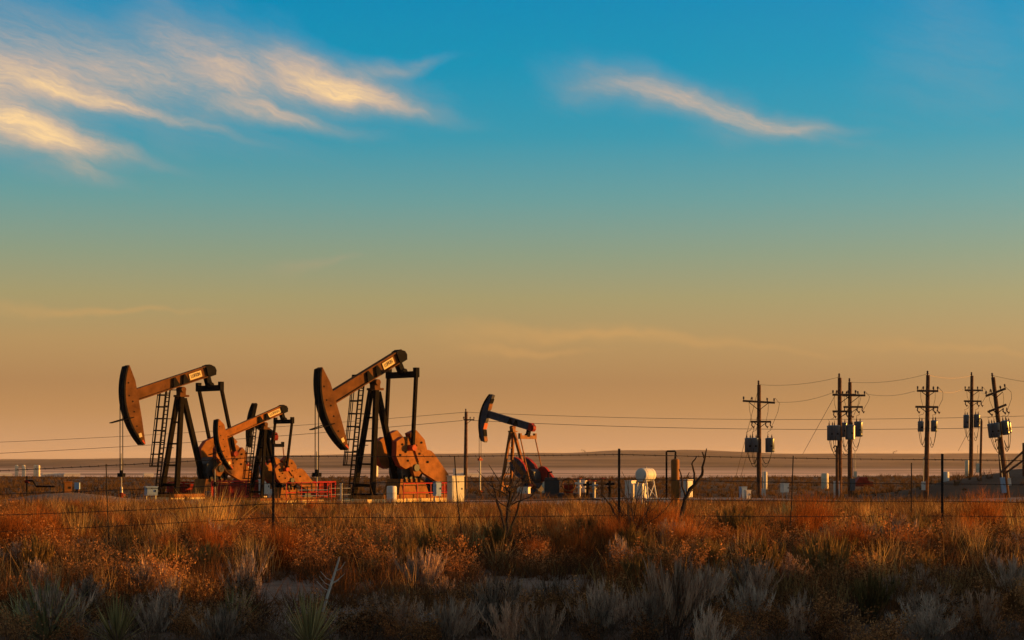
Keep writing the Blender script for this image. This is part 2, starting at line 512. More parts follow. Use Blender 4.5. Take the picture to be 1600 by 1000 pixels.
bmp = t.node('ShaderNodeBump'); bmp.inputs['Strength'].default_value = .6; bmp.inputs['Distance'].default_value = .05
gm.node_tree.links.new(n2.outputs['Fac'], bmp.inputs['Height']); gm.node_tree.links.new(bmp.outputs[0], p.inputs['Normal'])
me.materials.append(gm)
go = bpy.data.objects.new('ground', me); col.objects.link(go); tag(go, kind='structure')

# gravel access road on the far side of the pad
M['gravel'] = mat('pale_gravel', (.27, .22, .185), .95, var=.25, scale=.8, bump=.4)


def strip(name, pts, width, m, dz=.05):
    mb = MB(); vs = []
    n = len(pts)
    for i, (x, y) in enumerate(pts):
        a = Vector(pts[max(0, i - 1)]); b = Vector(pts[min(n - 1, i + 1)])
        d = (b - a).normalized(); nrm = Vector((-d.y, d.x))
        for k in range(7):
            q = (k / 6 - .5) * width * (1 + .10 * math.sin(i * 1.7))
            xx, yy = x + nrm.x * q, y + nrm.y * q
            vs.append((xx, yy, ground(xx, yy) + dz - (.07 if k in (0, 6) else 0)))
    fs = [(i * 7 + k, i * 7 + k + 1, (i + 1) * 7 + k + 1, (i + 1) * 7 + k) for i in range(n - 1) for k in range(6)]
    mb.add(vs, fs)
    return tag(mb.build(name, m, smooth=True), kind='structure')


strip('gravel_road', [(x, 118 + .03 * x + 1.2 * math.sin(x / 9)) for x in np.arange(6, 75, 1.2)], 6.5, M['gravel'])
strip('gravel_pad', [(x, 113 + 2.5 * math.sin(x / 12)) for x in np.arange(-48, 6.1, 1.2)], 15, M['gravel'])

# ------------------------------------------------------------------ pump jacks
def text_mesh(txt, size, m, depth=.01):
    cu = bpy.data.curves.new('lettering', 'FONT')
    cu.body = txt; cu.size = size; cu.extrude = depth; cu.align_x = 'CENTER'; cu.align_y = 'CENTER'
    cu.resolution_u = 2
    o = bpy.data.objects.new('tmp_text', cu); col.objects.link(o)
    bpy.context.view_layer.update()
    me_ = bpy.data.meshes.new_from_object(o.evaluated_get(bpy.context.evaluated_depsgraph_get()))
    bpy.data.objects.remove(o); bpy.data.curves.remove(cu)
    me_.materials.clear(); me_.materials.append(m)
    return me_


TEXT = text_mesh('LUFKIN', .36, M['ink'])


def pump(loc, yaw, sc, tilt, branch, label, style='new', body='tan', sign_len=1.05, sign_at=1.25, rod_drop=None, reach=0.0, head_top=36.0):
    old = style in ('old', 'dark'); dk = style == 'dark'
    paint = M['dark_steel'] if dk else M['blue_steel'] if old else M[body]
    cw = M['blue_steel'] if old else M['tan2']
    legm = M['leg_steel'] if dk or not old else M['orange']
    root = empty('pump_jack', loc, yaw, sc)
    tag(root, label, 'pump jack', 'pump jacks on the well pads')
    tt = R(tilt)
    piv = Vector((0, 0, 7.9))
    # beam frame: x along the beam to the tail, z normal to it
    fr = Matrix.Translation(piv) @ Matrix.Rotation(-tt, 4, 'Y')
    H, Wf, th = .80, .44, .07
    zc = .62
    x0, x1 = -4.05 - reach, 2.95
    b = MB()
    b.prism([(x0, zc - H / 2 + th), (x1, zc - H / 2 + th), (x1, zc + H / 2 - th), (x0, zc + H / 2 - th)], -.10, .10, fr)
    b.prism([(x0, zc + H / 2 - th), (x1 - .35, zc + H / 2 - th), (x1 - .35, zc + H / 2), (x0, zc + H / 2)], -Wf / 2, Wf / 2, fr)
    b.prism([(x0, zc - H / 2), (x1 - .1, zc - H / 2), (x1 - .1, zc - H / 2 + th), (x0, zc - H / 2 + th)], -Wf / 2, Wf / 2, fr)
    bo = b.build('walking_beam', paint, root)
    # bolted tail block with cut corners, saddle stiffeners
    b = MB()
    b.prism([(x1 - .62, zc - H / 2 - .02), (x1 + .02, zc - H / 2 - .02), (x1 + .16, zc - .12), (x1 + .10, zc + .16), (x1 - .28, zc + H / 2 + .03), (x1 - .62, zc + H / 2 + .03)], -Wf / 2 - .03, Wf / 2 + .03, fr)
    b.build('tail_block', M['dark_steel'] if not old else M['dark_red'], root)
    b = MB()
    for xs_ in (-.42, .42):
        for sgn in (-1, 1):
            y0_, y1_ = (sgn * .10, sgn * (Wf / 2 + .02))
            b.prism([(xs_ - .30, zc - H / 2 + th), (xs_ + .30, zc - H / 2 + th), (xs_ + .06, zc + H / 2 - th), (xs_ - .06, zc + H / 2 - th)], min(y0_, y1_), max(y0_, y1_), fr)
    b.build('saddle_stiffener', M['dark_steel'], root)
    # horse head: a circular segment hung on the beam's front end
    Rr, top, bot = 5.2, head_top, -27.6
    if old: Rr, top, bot = 4.75, 34, -36
    hc = Vector((0, 0, .25)) if old else Vector((.35 - reach, 0, -.35))
    arc = []
    for k in range(19):
        a = R(top + (bot - top) * k / 18)
        arc.append((hc.x - Rr * math.cos(a), hc.z + Rr * math.sin(a)))
    ta, ba = arc[0], arc[-1]
    if old:
        back = [(ba[0] + .50, ba[1] - .05), (-3.98, -.9), (-3.75, -.1), (-3.75, zc + .9), (ta[0] + .42, ta[1] - .02)]
    else:
        back = [(ba[0] + .20, ba[1] - .02), (-3.80 - reach, -1.0), (-3.62 - reach, zc), (-3.53 - reach, 1.6), (ta[0] + .20, ta[1] + .02)]
    hw = .24
    h = MB()
    h.prism(arc + back, -hw, hw, fr)
    hd = h.build('horse_head', paint, root)
    h = MB()
    band = arc + [(x + .10, z) for x, z in reversed(arc)]
    h.prism([(x - .05, z) for x, z in arc] + [(x + .09, z) for x, z in reversed(arc)], -hw - .10, hw + .10, fr)
    h.build('curved_face', M['dark_steel'], hd)  # near-black colour holds the shade on the head's front
    if dk: pass
    elif old:
        for (za, zb, mm) in ((1.9, 2.45, 'dark_steel'), (1.15, 1.85, 'orange'), (-1.15, -.45, 'orange_red'), (-1.9, -1.2, 'dark_steel'), (-2.45, -1.95, 'orange')):
            q = MB()
            xa = np.interp(za, [ba[1], -.9, -.1, zc + .9, ta[1]], [ba[0] + .50, -3.98, -3.75, -3.75, ta[0] + .42])
            xb = np.interp(zb, [ba[1], -.9, -.1, zc + .9, ta[1]], [ba[0] + .50, -3.98, -3.75, -3.75, ta[0] + .42])
            q.prism([(xa - .05, za), (xa + .05, za), (xb + .05, zb), (xb - .05, zb)], -hw - .06, hw + .06, fr)
            q.build('striped_plate', M[mm], hd)
    else:
        for (bx_, bz_) in ((-4.1, 1.6), (-4.3, .75), (-4.15, .3), (-4.25, -.4), (-4.35, -1.4)):
            bx_ -= reach; q = MB(); c0 = fr @ Vector((bx_, -hw - .02, bz_)); c1 = fr @ Vector((bx_, -hw + .05, bz_))
            q.tube(c1, c0, .055, n=8); q.build('bolt', M['dark_steel'], hd)
        q = MB(); q.prism([(-4.38 - reach, -2.2), (-4.16 - reach, -2.2), (-4.16 - reach, -1.92), (-4.38 - reach, -1.92)], -hw - .025, -hw + .01, fr)
        q.build('sticker', M['sign'], hd)
        q = MB()
        q.prism([(ba[0] + .02, ba[1] + .02), (ba[0] + .20, ba[1] + .02), (ba[0] + .13, ba[1] + .32), (ba[0] - .02, ba[1] + .30)], -hw - .015, -hw + .01, fr)
        q.build('tip_plate', M['red_edge'], hd)
        # rod-hanger guard loop in front of the head
        q = MB()
        p1 = fr @ Vector((hc.x - Rr * math.cos(R(-4)) - .02, -.34, hc.z + Rr * math.sin(R(-4))))
        p2 = Vector((p1.x, .34, p1.z))
        e1 = p1 + Vector((-1.15, .25, -.30)); e2 = Vector((e1.x, -.08 + .3, e1.z))
        q.path([p1 + Vector((.4, 0, .1)), p1, e1, e2, p2, p2 + Vector((.4, 0, .1))], .035, 6)
        q.build('guard_loop', M['dark_steel'], hd)
    # bridle: two cables hang tangent to the head, carrier bar and polished rod
    hcw = fr @ hc
    wx = hcw.x - Rr - .03
    ztan = hcw.z
    zc_bar = 2.05 if not old else 4.35
    if rod_drop is not None: zc_bar = rod_drop
    up_a = R(top - tilt)
    for sy in (-.17, .17):
        q = MB()
        pts = []
        for k in range(8):
            # follow the arc from the head top down to the tangent point
            aa = up_a * (1 - k / 7) if up_a > 0 else 0
            pts.append((hcw.x - (Rr + .03) * math.cos(aa), sy, ztan + (Rr + .03) * math.sin(aa)))
        pts.append((wx, sy, zc_bar))
        q.path(pts, .03, 6); q.build('bridle_cable', M['cable'], root)
    q = MB(); q.box((wx, 0, zc_bar - .1), (.26, .62, .26)); q.box((wx, 0, zc_bar + .12), (.14, .2, .2))
    q.build('carrier_bar', M['dark_steel'] if not old else M['dark_red'], root)
    q = MB(); q.tube((wx, 0, .9), (wx, 0, zc_bar + (1.35 if not old else .1)), .035 if not old else .085, n=8)
    q.build('polished_rod', M['galv'] if not old else M['yellow'], root)
    # samson post
    for sy in (-1, 1):
        q = MB(); q.bar((-1.0, sy * .92, .55), (-.12, sy * .26, 7.35), .26, .30, (1, 0, 0)); q.build('leg', legm, root)
    q = MB(); q.bar((2.05, 0, .75) if not old else (2.3, 0, 1.2), (.22, 0, 7.25), .30, .34, (0, 1, 0)); q.build('leg', legm, root)
    for fz in (.10, .30, .52, .74):
        q = MB(); y_ = .92 + (.26 - .92) * fz; x_ = -1.0 + .88 * fz; z_ = .55 + 6.8 * fz
        q.bar((x_, -y_, z_), (x_, y_, z_), .10, .20 if fz < .2 else .12); q.build('cross_brace', legm, root)
    q = MB(); q.box((0.02, 0, 7.42), (.75, .82, .14)); q.box((0, 0, 7.62), (.46, .5, .34)); q.tube((0, -.34, 7.86), (0, .34, 7.86), .20, n=12)
    q.build('saddle_bearing', M['tan'] if not old else M['orange'], root)
    # caged ladder up the front legs
    if not old:
        q = MB()
        lb, lt = Vector((-1.75, .30, .9)), Vector((-.78, .30, 8.35))
        for sy in (-.22, .22):
            q.path([lb + Vector((0, sy, 0)), lt + Vector((0, sy, 0))], .055, 6)
        for k in range(25):
            c = lb.lerp(lt, (k + .5) / 25); q.tube(c + Vector((0, -.22, 0)), c + Vector((0, .22, 0)), .032, n=5)
        for k in range(4):
            c = lb.lerp(lt, .12 + k * .27)
            q.bar(c + Vector((0, -.2, 0)), (c.x + .62, -.2, c.z), .05, .05); q.bar(c + Vector((0, .2, 0)), (c.x + .62, .2, c.z), .05, .05)
        lo_ = q.build('ladder', M['dark_steel'], root)
        q = MB(); hoops = []
        for k in range(8):
            c = lb.lerp(lt, .22 + .77 * k / 7)
            ring = [c + Vector((-.38 + .38 * math.cos(a) * 1.0 - .0, .36 * math.sin(a), 0)) for a in np.linspace(R(20), R(340), 13)]
            q.path(ring, .048, 5); hoops.append(ring)
        for i in (3, 5, 7, 9):
            q.path([r_[i] for r_ in hoops], .034, 5)
        q.build('safety_cage', M['dark_steel'], lo_)
    else:
        q = MB()
        for k in range(8):
            fz = .12 + k * .10
            y_ = .92 + (.26 - .92) * fz; x_ = -1.0 + .88 * fz; z_ = .55 + 6.8 * fz
            q.tube((x_ - .05, -y_ * .6, z_), (x_ - .05, y_ * .6, z_), .03, n=5)
        q.build('ladder', M['dark_steel'], root)
    # tail bearing, equaliser, pitmans, cranks
    eq = fr @ Vector((2.32, 0, -.60))
    eqm = M['orange'] if old and not dk else M['dark_steel']
    q = MB(); q.bar(fr @ Vector((2.32, 0, zc - H / 2)), eq + Vector((0, 0, .05)), .34, .44, (0, 1, 0)); q.tube(eq + Vector((0, -.3, .22)), eq + Vector((0, .3, .22)), .19, n=12)
    q.build('tail_bearing', M['dark_steel'], root)
    PY = 1.36
    q = MB(); q.box(eq, (.34, 2 * PY + .1, .40))
    for sy in (-1, 1): q.box(eq + Vector((0, sy * PY, .12)), (.30, .30, .62))
    q.build('equalizer_bar', eqm, root)
    S = Vector((2.6, 0, 2.35)); rr, L = 1.42, (5.62 if old else 4.78)
    d = Vector((eq.x - S.x, 0, eq.z - S.z)); D_ = d.length
    D_ = min(D_, L + rr - .01)
    ca = (rr * rr + D_ * D_ - L * L) / (2 * rr * D_)
    a0 = math.atan2(d.z, d.x) + branch * math.acos(max(-1, min(1, ca)))
    cdv = Vector((math.cos(a0), 0, math.sin(a0)))
    wr = S + cdv * rr
    for sy in (-1, 1):
        q = MB(); q.bar(wr + Vector((0, sy * PY, 0)), eq + Vector((0, sy * PY, .1)), .18 if not old else .10, .22 if not old else .10, (0, 1, 0)); pm = q.build('pitman_arm', M['leg_steel'] if not old else M['orange'], root)
        q = MB(); q.tube(wr + Vector((0, sy * .9, 0)), wr + Vector((0, sy * (PY + .2), 0)), .20, n=12); q.build('wrist_pin', M['red_edge'], pm)
        cf = Matrix.Translation(S) @ Matrix.Rotation(-a0, 4, 'Y')     # x along the crank
        y0_, y1_ = sorted((sy * .78, sy * 1.06))
        q = MB(); q.prism([(-.45, -.34), (2.1, -.27), (2.2, 0), (2.1, .27), (-.45, .34), (-.62, 0)] if not old else [(-2.5, -.3), (1.7, -.27), (1.8, 0), (1.7, .27), (-2.5, .3), (-2.6, 0)], y0_, y1_, cf)
        ck = q.build('crank_arm', cw if not old else M['orange'], root)
        for sb in (-1, 1):
            q = MB()
            po = [(.28, .29), (.32, .92), (.72, 1.28), (1.42, 1.34), (2.28, .92), (2.32, .29)] if not old else \
                 [(-.15, .28), (-.3, .62), (-1.0, .84), (-1.9, .78), (-2.6, .5), (-2.65, .28)]
            po = [(a_, sb * b_) for a_, b_ in po]
            y0_, y1_ = sorted((sy * .70, sy * 1.16))
            q.prism(po, y0_, y1_, cf, 0, 1)
            wt = q.build('counterweight', [cw, M['red_edge'] if not old else M['dark_red']], root)
            for (a_, b_) in ((.75, .55), (1.35, .50), (1.35, 1.0), (1.9, .55)) if not old else ((-.9, .5), (-1.9, .5)):
                q = MB(); q.tube(cf @ Vector((a_, sy * 1.15, sb * b_)), cf @ Vector((a_, sy * 1.20, sb * b_)), .075, n=7)
                q.build('bolt', M['dark_steel'], wt)
    q = MB(); q.prism([(-.75, -.75), (.85, -.75), (1.0, -.2), (.85, .55), (.3, .85), (-.35, .8), (-.85, .35), (-.9, -.3)], -.62, .62, Matrix.Translation(S))
    q.tube(S + Vector((0, -1.15, 0)), S + Vector((0, 1.15, 0)), .24, n=12)
    q.build('gear_reducer', M['engine'], root)
    q = MB()
    vs = [(1.35, -.78, .58), (4.0, -.78, .58), (4.0, .78, .58), (1.35, .78, .58), (1.62, -.66, 1.62), (3.65, -.66, 1.62), (3.65, .66, 1.62), (1.62, .66, 1.62)]
    q.add(vs, [(3, 2, 1, 0), (4, 5, 6, 7), (0, 1, 5, 4), (1, 2, 6, 5), (2, 3, 7, 6), (3, 0, 4, 7)])
    pd_ = q.build('pedestal', cw, root)
    for k in range(4):
        q = MB(); q.box((1.95 + k * .42, -.69, 1.50), (.10, .12, .22)); q.tube((1.95 + k * .42, -.66, 1.55), (1.95 + k * .42, -.66, 1.86), .05, n=6)
        q.build('anchor_bolt', M['dark_steel'], pd_)
    # belt guard: one rounded casing over both sheaves, motor behind
    q = MB(); c1, r1_, c2, r2_ = (3.55, 2.72), .80, (5.05, 1.62), .46
    dx, dz = c2[0] - c1[0], c2[1] - c1[1]; ad = math.atan2(dz, dx)
    po = [(c1[0] + r1_ * math.cos(ad + R(a)), c1[1] + r1_ * math.sin(ad + R(a))) for a in range(80, 281, 20)]
    po += [(c2[0] + r2_ * math.cos(ad + R(a)), c2[1] + r2_ * math.sin(ad + R(a))) for a in range(-80, 81, 20)]
    q.prism(po, *((-1.12, -.78) if not old else (.78, 1.12)), None, 0)
    bgd = q.build('belt_guard', cw if not old else M['dark_red'], root)
    q = MB(); gs_ = 1 if old else -1; q.tube((3.55, gs_ * 1.17, 2.72), (3.55, gs_ * 1.10, 2.72), .08, n=8); q.build('bolt', M['dark_steel'], bgd)
    q = MB(); q.lathe([(.10, -.75), (.36, -.72), (.40, -.6), (.40, .35), (.34, .48), (.1, .5)], (5.05, -.05, 1.45), 14, 'Y'); q.box((5.05, 0, .95), (.7, .9, .3)); q.box((5.05, 0, .7), (1.0, 1.1, .24))
    q.build('motor', M['engine'] if not old else M['yellow'], root)
    # skid and pad
    q = MB()
    for sy in (-1, 1): q.box((2.2, sy * .98, .46), (7.0, .28, .30))
    for x_ in (-1.1, .6, 2.4, 4.2, 5.5): q.box((x_, 0, .455), (.3, 1.68, .26))
    q.build('skid', cw if not old else M['orange'], root)
    q = MB(); q.box((-1.0, 0, .66), (.55, 2.2, .10)); q.build('foot_plate', legm, root)
    # sign
    if not old:
        q = MB(); q.prism([(sign_at - sign_len / 2, zc - .22), (sign_at + sign_len / 2, zc - .22), (sign_at + sign_len / 2, zc + .22), (sign_at - sign_len / 2, zc + .22)], -.155, -.125, fr)
        sg = q.build('sign_plate', M['sign'], root)
        lt_ = bpy.data.objects.new('lettering', TEXT); col.objects.link(lt_); lt_.parent = sg
        lt_.matrix_local = fr @ Matrix.Translation((sign_at, -.16, zc)) @ Matrix.Rotation(R(90), 4, 'X') @ Matrix.Diagonal((sign_len / 1.55, 1.0, 1.0, 1.0))
        lt_['label'] = 'dark lettering reading LUFKIN'
    # concrete pad below (a thing the unit stands on)
    pad = MB(); pad.box((2.3, 0, -.24), (8.2, 2.75, 1.2))
    po_ = pad.build('concrete_pad', M['concrete'])
    po_.location = loc; po_.rotation_euler = (0, 0, yaw); po_.scale = (sc, sc, sc)
    tag(po_, kind='structure')
    # wellhead under the rod
    wl = empty('wellhead', Vector(loc) + Matrix.Rotation(yaw, 3, 'Z') @ Vector((wx * sc, 0, 0)), yaw, sc)
    q = MB(); q.tube((0, 0, -.2), (0, 0, .75), .14, n=10); q.tube((0, 0, .55), (0, 0, .65), .26, n=12); q.build('casing', M['dark_red'], wl)
    q = MB(); q.tube((0, 0, .75), (0, 0, 1.15), .10, .08, n=10); q.build('stuffing_box', M['galv'], wl)
    q = MB(); q.path([(0, 0, .45), (.5, .1, .45), (.6, .12, .3), (.65, .12, -.1)], .05, 7); q.build('flow_line', M['dark_steel'], wl)
    return root, wl


YC = 110
def foot(px, Y, base_py):
    p_ = W(px, base_py, Y); return (p_.x, p_.y, p_.z)


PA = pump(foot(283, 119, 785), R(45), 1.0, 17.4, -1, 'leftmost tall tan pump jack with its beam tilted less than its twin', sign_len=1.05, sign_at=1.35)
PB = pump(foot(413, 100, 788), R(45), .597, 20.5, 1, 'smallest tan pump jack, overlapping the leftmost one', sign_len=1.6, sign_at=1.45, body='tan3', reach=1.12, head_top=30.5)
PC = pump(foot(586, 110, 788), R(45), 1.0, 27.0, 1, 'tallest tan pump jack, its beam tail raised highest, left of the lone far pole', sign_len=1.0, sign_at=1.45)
PD = pump(foot(801, 150, 777), R(-38), .78, -14, -1, 'blue-grey pump jack with orange legs and its horse head raised', 'old')
PE = pump(foot(414, 132, 782), R(-56), .64, -17, -1, 'dark pump jack half hidden behind the smallest tan one', 'dark')
for (r_, wl), lb in zip((PA, PB, PC, PD, PE), ('short red wellhead under the leftmost pump jack head', 'short red wellhead under the smallest pump jack head', 'short red wellhead under the tallest pump jack head',
                        'wellhead under the pale yellow rod of the blue-grey pump jack', 'wellhead behind the smallest tan pump jack')):
    tag(wl, lb, 'wellhead', 'wellheads below the pump jacks')


# ------------------------------------------------------------------ things on the pads
def rail(p0, p1, hgt, n, label, m='red_rail', rails=(1.0, .55), r=.035, name='guard_rail', cat='railing'):
    p0, p1 = Vector(p0), Vector(p1)
    o = empty(name, p0)
    d = p1 - p0
    for k in range(n + 1):
        q = MB(); b_ = d * (k / n); q.tube(b_ + Vector((0, 0, -.1)), b_ + Vector((0, 0, hgt)), r, n=7); q.build('post', M[m], o)
    for f in rails:
        q = MB(); q.tube(Vector((0, 0, hgt * f)), d + Vector((0, 0, hgt * f)), r * .9, n=7); q.build('rail', M[m], o)
    return tag(o, label, cat, 'pipe railings round the pump bases')


def pad_pt(pump_loc, yaw, sc, x, y, z=0.0):
    return Vector(pump_loc) + Matrix.Rotation(yaw, 3, 'Z') @ (Vector((x, y, z)) * sc)


LA, LB, LC = (foot(283, 119, 785), foot(413, 100, 788), foot(586, 110, 788))
rail(pad_pt(LC, R(45), 1, .9, -1.75), pad_pt(LC, R(45), 1, 5.6, -1.75), 1.35, 4, 'red pipe guard rail in front of the tallest pump jack')
rail(pad_pt(LC, R(45), 1, 5.6, -1.75), pad_pt(LC, R(45), 1, 5.6, 1.6), 1.35, 2, 'red pipe guard rail behind the tallest pump jack motor')
rail(pad_pt(LB, R(45), .597, 1.0, -2.2), pad_pt(LB, R(45), .597, 6.6, -2.2), 1.25, 3, 'red pipe guard rail in front of the smallest pump jack')
# grey stock panels standing between the small and the tall unit
def stock_panel(px0, px1, Y, py, hgt, label):
    a, b_ = W(px0, py, Y), W(px1, py, Y + .8)
    o = empty('stock_panel', a)
    d = b_ - a; d.z = 0
    for k in range(6):
        q = MB(); z = .18 + (hgt - .22) * k / 5; q.tube((0, 0, z), d + Vector((0, 0, z)), .028, n=6); q.build('rail', M['fence_steel'] if k % 2 else M['galv'], o)
    for k in range(4):
        q = MB(); c = d * (k / 3); q.tube(c, c + Vector((0, 0, hgt)), .032, n=6); q.build('upright', M['fence_steel'], o)
    return tag(o, label, 'stock panel', 'pipe stock panels by the pumps')


stock_panel(464, 513, 97, 789, 1.05, 'low pipe stock panel in front of the smallest pump jack motor')
stock_panel(514, 548, 103.5, 787, 1.15, 'low pipe stock panel left of the tallest pump jack base')
q = MB(); a = W(533, 787, 103.4); q.box((0, 0, .55), (.12, .12, 1.3)); q.box((0, 0, 1.22), (.17, .17, .06)); o = q.build('marker_post', M['yellow']); o.location = a
tag(o, 'short pale marker post at the stock panels', 'post')


def red_skid(px0, px1, Y, py, hgt, label):
    """low red equipment skid: frame rails, uprights and panels"""
    a, b_ = W(px0, py, Y), W(px1, py, Y)
    o = empty('equipment_skid', a, R(32)); L = (b_ - a).length / .86
    n = max(3, int(L / 1.5))
    for k in range(n):
        q = MB(); q.box((L * (k + .5) / n, .05, hgt * .62), (L / n - .08, .06, hgt * .62)); q.build('panel', M['dark_red'], o)
    for k in range(n + 1):
        q = MB(); q.box((L * k / n, 0, hgt * .5), (.10, .12, hgt)); q.build('upright', M['red_rail'], o)
    for z in (.12, hgt * .32, hgt):
        q = MB(); q.box((L / 2, -.04, z), (L, .12, .10)); q.build('rail', M['red_rail'], o)
    q = MB(); q.box((L / 2, .75, hgt * .3), (L * .96, 1.2, hgt * .5)); q.build('base_tank', M['engine'], o)
    return tag(o, label, 'skid', 'red equipment skids on the pads')


red_skid(262, 330, 121.5, 787, 1.5, 'dark red slatted skid behind the leftmost pump jack legs')
red_skid(331, 405, 108, 788, 1.45, 'dark red slatted skid below the smallest pump jack head')
red_skid(487, 522, 114, 787, 1.45, 'red skid behind the low stock panel')
red_skid(668, 702, 115, 787, 1.6, 'red skid at the motor end of the tallest pump jack')


def barrel(px, Y, py, r, h, m, label, grp='drums on the pads'):
    p_ = W(px, py, Y); dz = p_.z - ground(p_.x, p_.y); p_.z -= max(dz, 0); h += max(dz, 0)      # stands on the soil
    q = MB(); q.lathe([(r * .97, 0), (r, .03), (r, h * .33), (r * 1.03, h * .34), (r, h * .36), (r, h * .66), (r * 1.03, h * .67), (r, h * .69), (r, h * .93), (r * .9, h), (r * .3, h * 1.01)], n=20)
    o = q.build('drum', M[m], smooth=True); o.location = p_
    return tag(o, label, 'drum', grp)


barrel(612, 105.5, 781, .31, .85, 'white', 'white chemical drum in front of the tallest pump jack')
barrel(424, 112, 786, .27, .9, 'white', 'white drum behind the smallest pump jack legs')


def cabinet(px, Y, py, wd, dp, h, m, label, yaw=R(38), legs=False, group='control boxes on the site'):
    p_ = W(px, py, Y); gap = p_.z - ground(p_.x, p_.y)
    o = empty('control_cabinet', p_, yaw)
    z0 = .35 if legs else 0
    legs = legs or gap > .08
    q = MB(); q.box((0, 0, z0 + (h - z0) / 2), (wd, dp, h - z0)); q.build('body', M[m], o)
    q = MB(); q.box((0, -dp / 2 - .012, z0 + (h - z0) * .52), (wd * .84, .02, (h - z0) * .82)); dr = q.build('door', M[m], o)
    q = MB(); q.box((wd * .3, -dp / 2 - .035, z0 + (h - z0) * .55), (.05, .03, .12)); q.build('handle', M['dark_steel'], dr)
    q = MB(); q.box((0, 0, h + .025), (wd * 1.1, dp * 1.15, .05)); q.build('cap', M[m], o)
    if legs:
        for s_ in (-1, 1):
            q = MB(); q.tube((s_ * wd * .4, 0, -max(gap, 0) - .15), (s_ * wd * .4, 0, z0 + .05), .035, n=6); q.build('leg', M['galv'], o)
    return tag(o, label, 'cabinet', group)


cabinet(712, 109.5, 787, .95, .55, 1.75, 'yellow', 'tall pale yellow cabinet at the right end of the tallest pump jack')
cabinet(683, 106.5, 775, .42, .3, .85, 'glass_blue', 'small pale blue box on the red rail by the tallest pump jack')
cabinet(413, 109.5, 772, .6, .4, .9, 'white', 'small pale box between the legs of the smallest pump jack')

# white horizontal tank on a stand
def tank_stand():
    Y = 96
    o = empty('elevated_tank', W(1009, 789, Y), R(52))
    rs, hl = .385, .50
    zc_ = (789 - 742) / (F / Y)
    q = MB(); q.lathe([(.02, -hl - .03), (rs * .8, -hl - .025), (rs * .97, -hl), (rs, -hl + .03), (rs, hl - .03), (rs * .97, hl), (rs * .8, hl + .025), (.02, hl + .03)], (0, 0, zc_), 28, 'X'); q.build('tank_shell', M['white'], o, smooth=True)
    for x_ in (-.3, .3):
        q = MB(); q.lathe([(rs + .012, -.025), (rs + .012, .025)], (x_, 0, zc_), 28, 'X'); q.build('band', M['white'], o)
    for sx in (-1, 1):
        for sy in (-1, 1):
            q = MB(); q.tube((sx * .48, sy * .52, -.1), (sx * .36, sy * .26, zc_ - .27), .045, n=7); q.build('leg', M['white'], o)
    q = MB(); q.tube((-.46, -.50, .35), (.38, -.3, 1.15), .028, n=6); q.build('brace', M['white'], o)
    q = MB(); q.tube((.46, -.50, .35), (.38, .3, 1.15), .028, n=6); q.build('brace', M['white'], o)
    q = MB(); q.tube((0, 0, zc_ + rs - .02), (0, 0, zc_ + rs + .07), .06, n=8); q.build('vent', M['galv'], o)
    return tag(o, 'white horizontal tank raised on splayed pipe legs', 'tank')


tank_stand()
cabinet(985, 98, 786, .5, .42, 1.25, 'white', 'pale box left of the raised white tank', R(55))
cabinet(1001, 97.5, 788, .6, .5, 1.15, 'white', 'pale box under the raised white tank', R(60))
cabinet(1073, 92, 787, .52, .42, 1.25, 'white', 'white meter cabinet right of the vertical tan vessel', R(50), True)
# separator vessel with a looped pipe
o = empty('separator_vessel', W(1055, 787, 92))
q = MB(); q.lathe([(.02, -.05), (.21, 0), (.225, .1), (.225, 2.3), (.20, 2.38), (.1, 2.42), (.02, 2.43)], n=22); q.build('shell', M['vessel'], o, smooth=True)
q = MB(); q.path([(0, 0, 2.36), (.02, 0, 2.78), (-.02, 0, 2.83), (-.42, .1, 2.83), (-.46, .1, 2.78), (-.46, .1, -.2)], .05, 8); q.build('vent_pipe', M['dark_steel'], o)
q = MB(); q.tube((0, 0, .35), (0, 0, .42), .26, n=16); q.tube((0, 0, 2.1), (0, 0, 2.15), .225, n=16); q.build('flange', M['vessel'], o)
tag(o, 'tall narrow tan vessel with a looped dark pipe', 'vessel')
for px_, Y_, lb in ((1022, 93, 'low pale yellow pipe end left of the vertical vessel'), (1040, 92, 'low pale yellow pipe elbow at the foot of the vertical vessel')):
    q = MB(); q.path([(-.5, 0, .12), (.12, 0, .14), (.2, 0, .1), (.22, 0, -.2)], .13, 9); q.tube((-.52, 0, .12), (-.45, 0, .12), .19, n=10)
    o = q.build('pipe_stub', M['yellow'], smooth=True); o.location = W(px_, 786, Y_); tag(o, lb, 'pipe', 'yellow pipe stubs')


# engine and valve manifold right of the blue-grey pump jack
def engine_unit():
    Y = 128
    o = empty('engine_skid', W(888, 778, Y))
    q = MB(); q.box((0, 0, .22), (3.9, 1.3, .3)); q.build('skid', M['engine'], o)
    q = MB(); q.box((-1.25, 0, .85), (1.1, 1.0, 1.0)); q.box((-1.3, 0, 1.42), (.9, .7, .2)); q.build('engine_block', M['engine'], o)
    ring = [(math.cos(a) * .48, -.55, 1.0 + math.sin(a) * .48) for a in np.linspace(0, 2 * math.pi, 22)]
    q = MB(); q.path(ring, .06, 7); q.bar((-.46, -.55, 1.0), (.46, -.55, 1.0), .06, .06); q.bar((0, -.55, .55), (0, -.55, 1.46), .06, .06); q.build('flywheel', M['orange'], o)
    q = MB(); q.box((0, .1, .7), (.7, .8, .7)); q.build('gear_case', M['dark_red'], o)
    q = MB(); q.lathe([(.2, 0), (.26, .05), (.26, .95), (.2, 1.0)], (1.15, 0, .4), 14); q.build('fuel_pot', M['pale'], o, smooth=True)
    q = MB(); q.path([(-1.5, .1, 1.5), (-1.5, .1, 1.9), (-1.2, .1, 1.95)], .07, 7); q.build('exhaust', M['dark_steel'], o)
    return tag(o, 'black engine skid with an orange flywheel right of the blue-grey pump jack', 'engine')


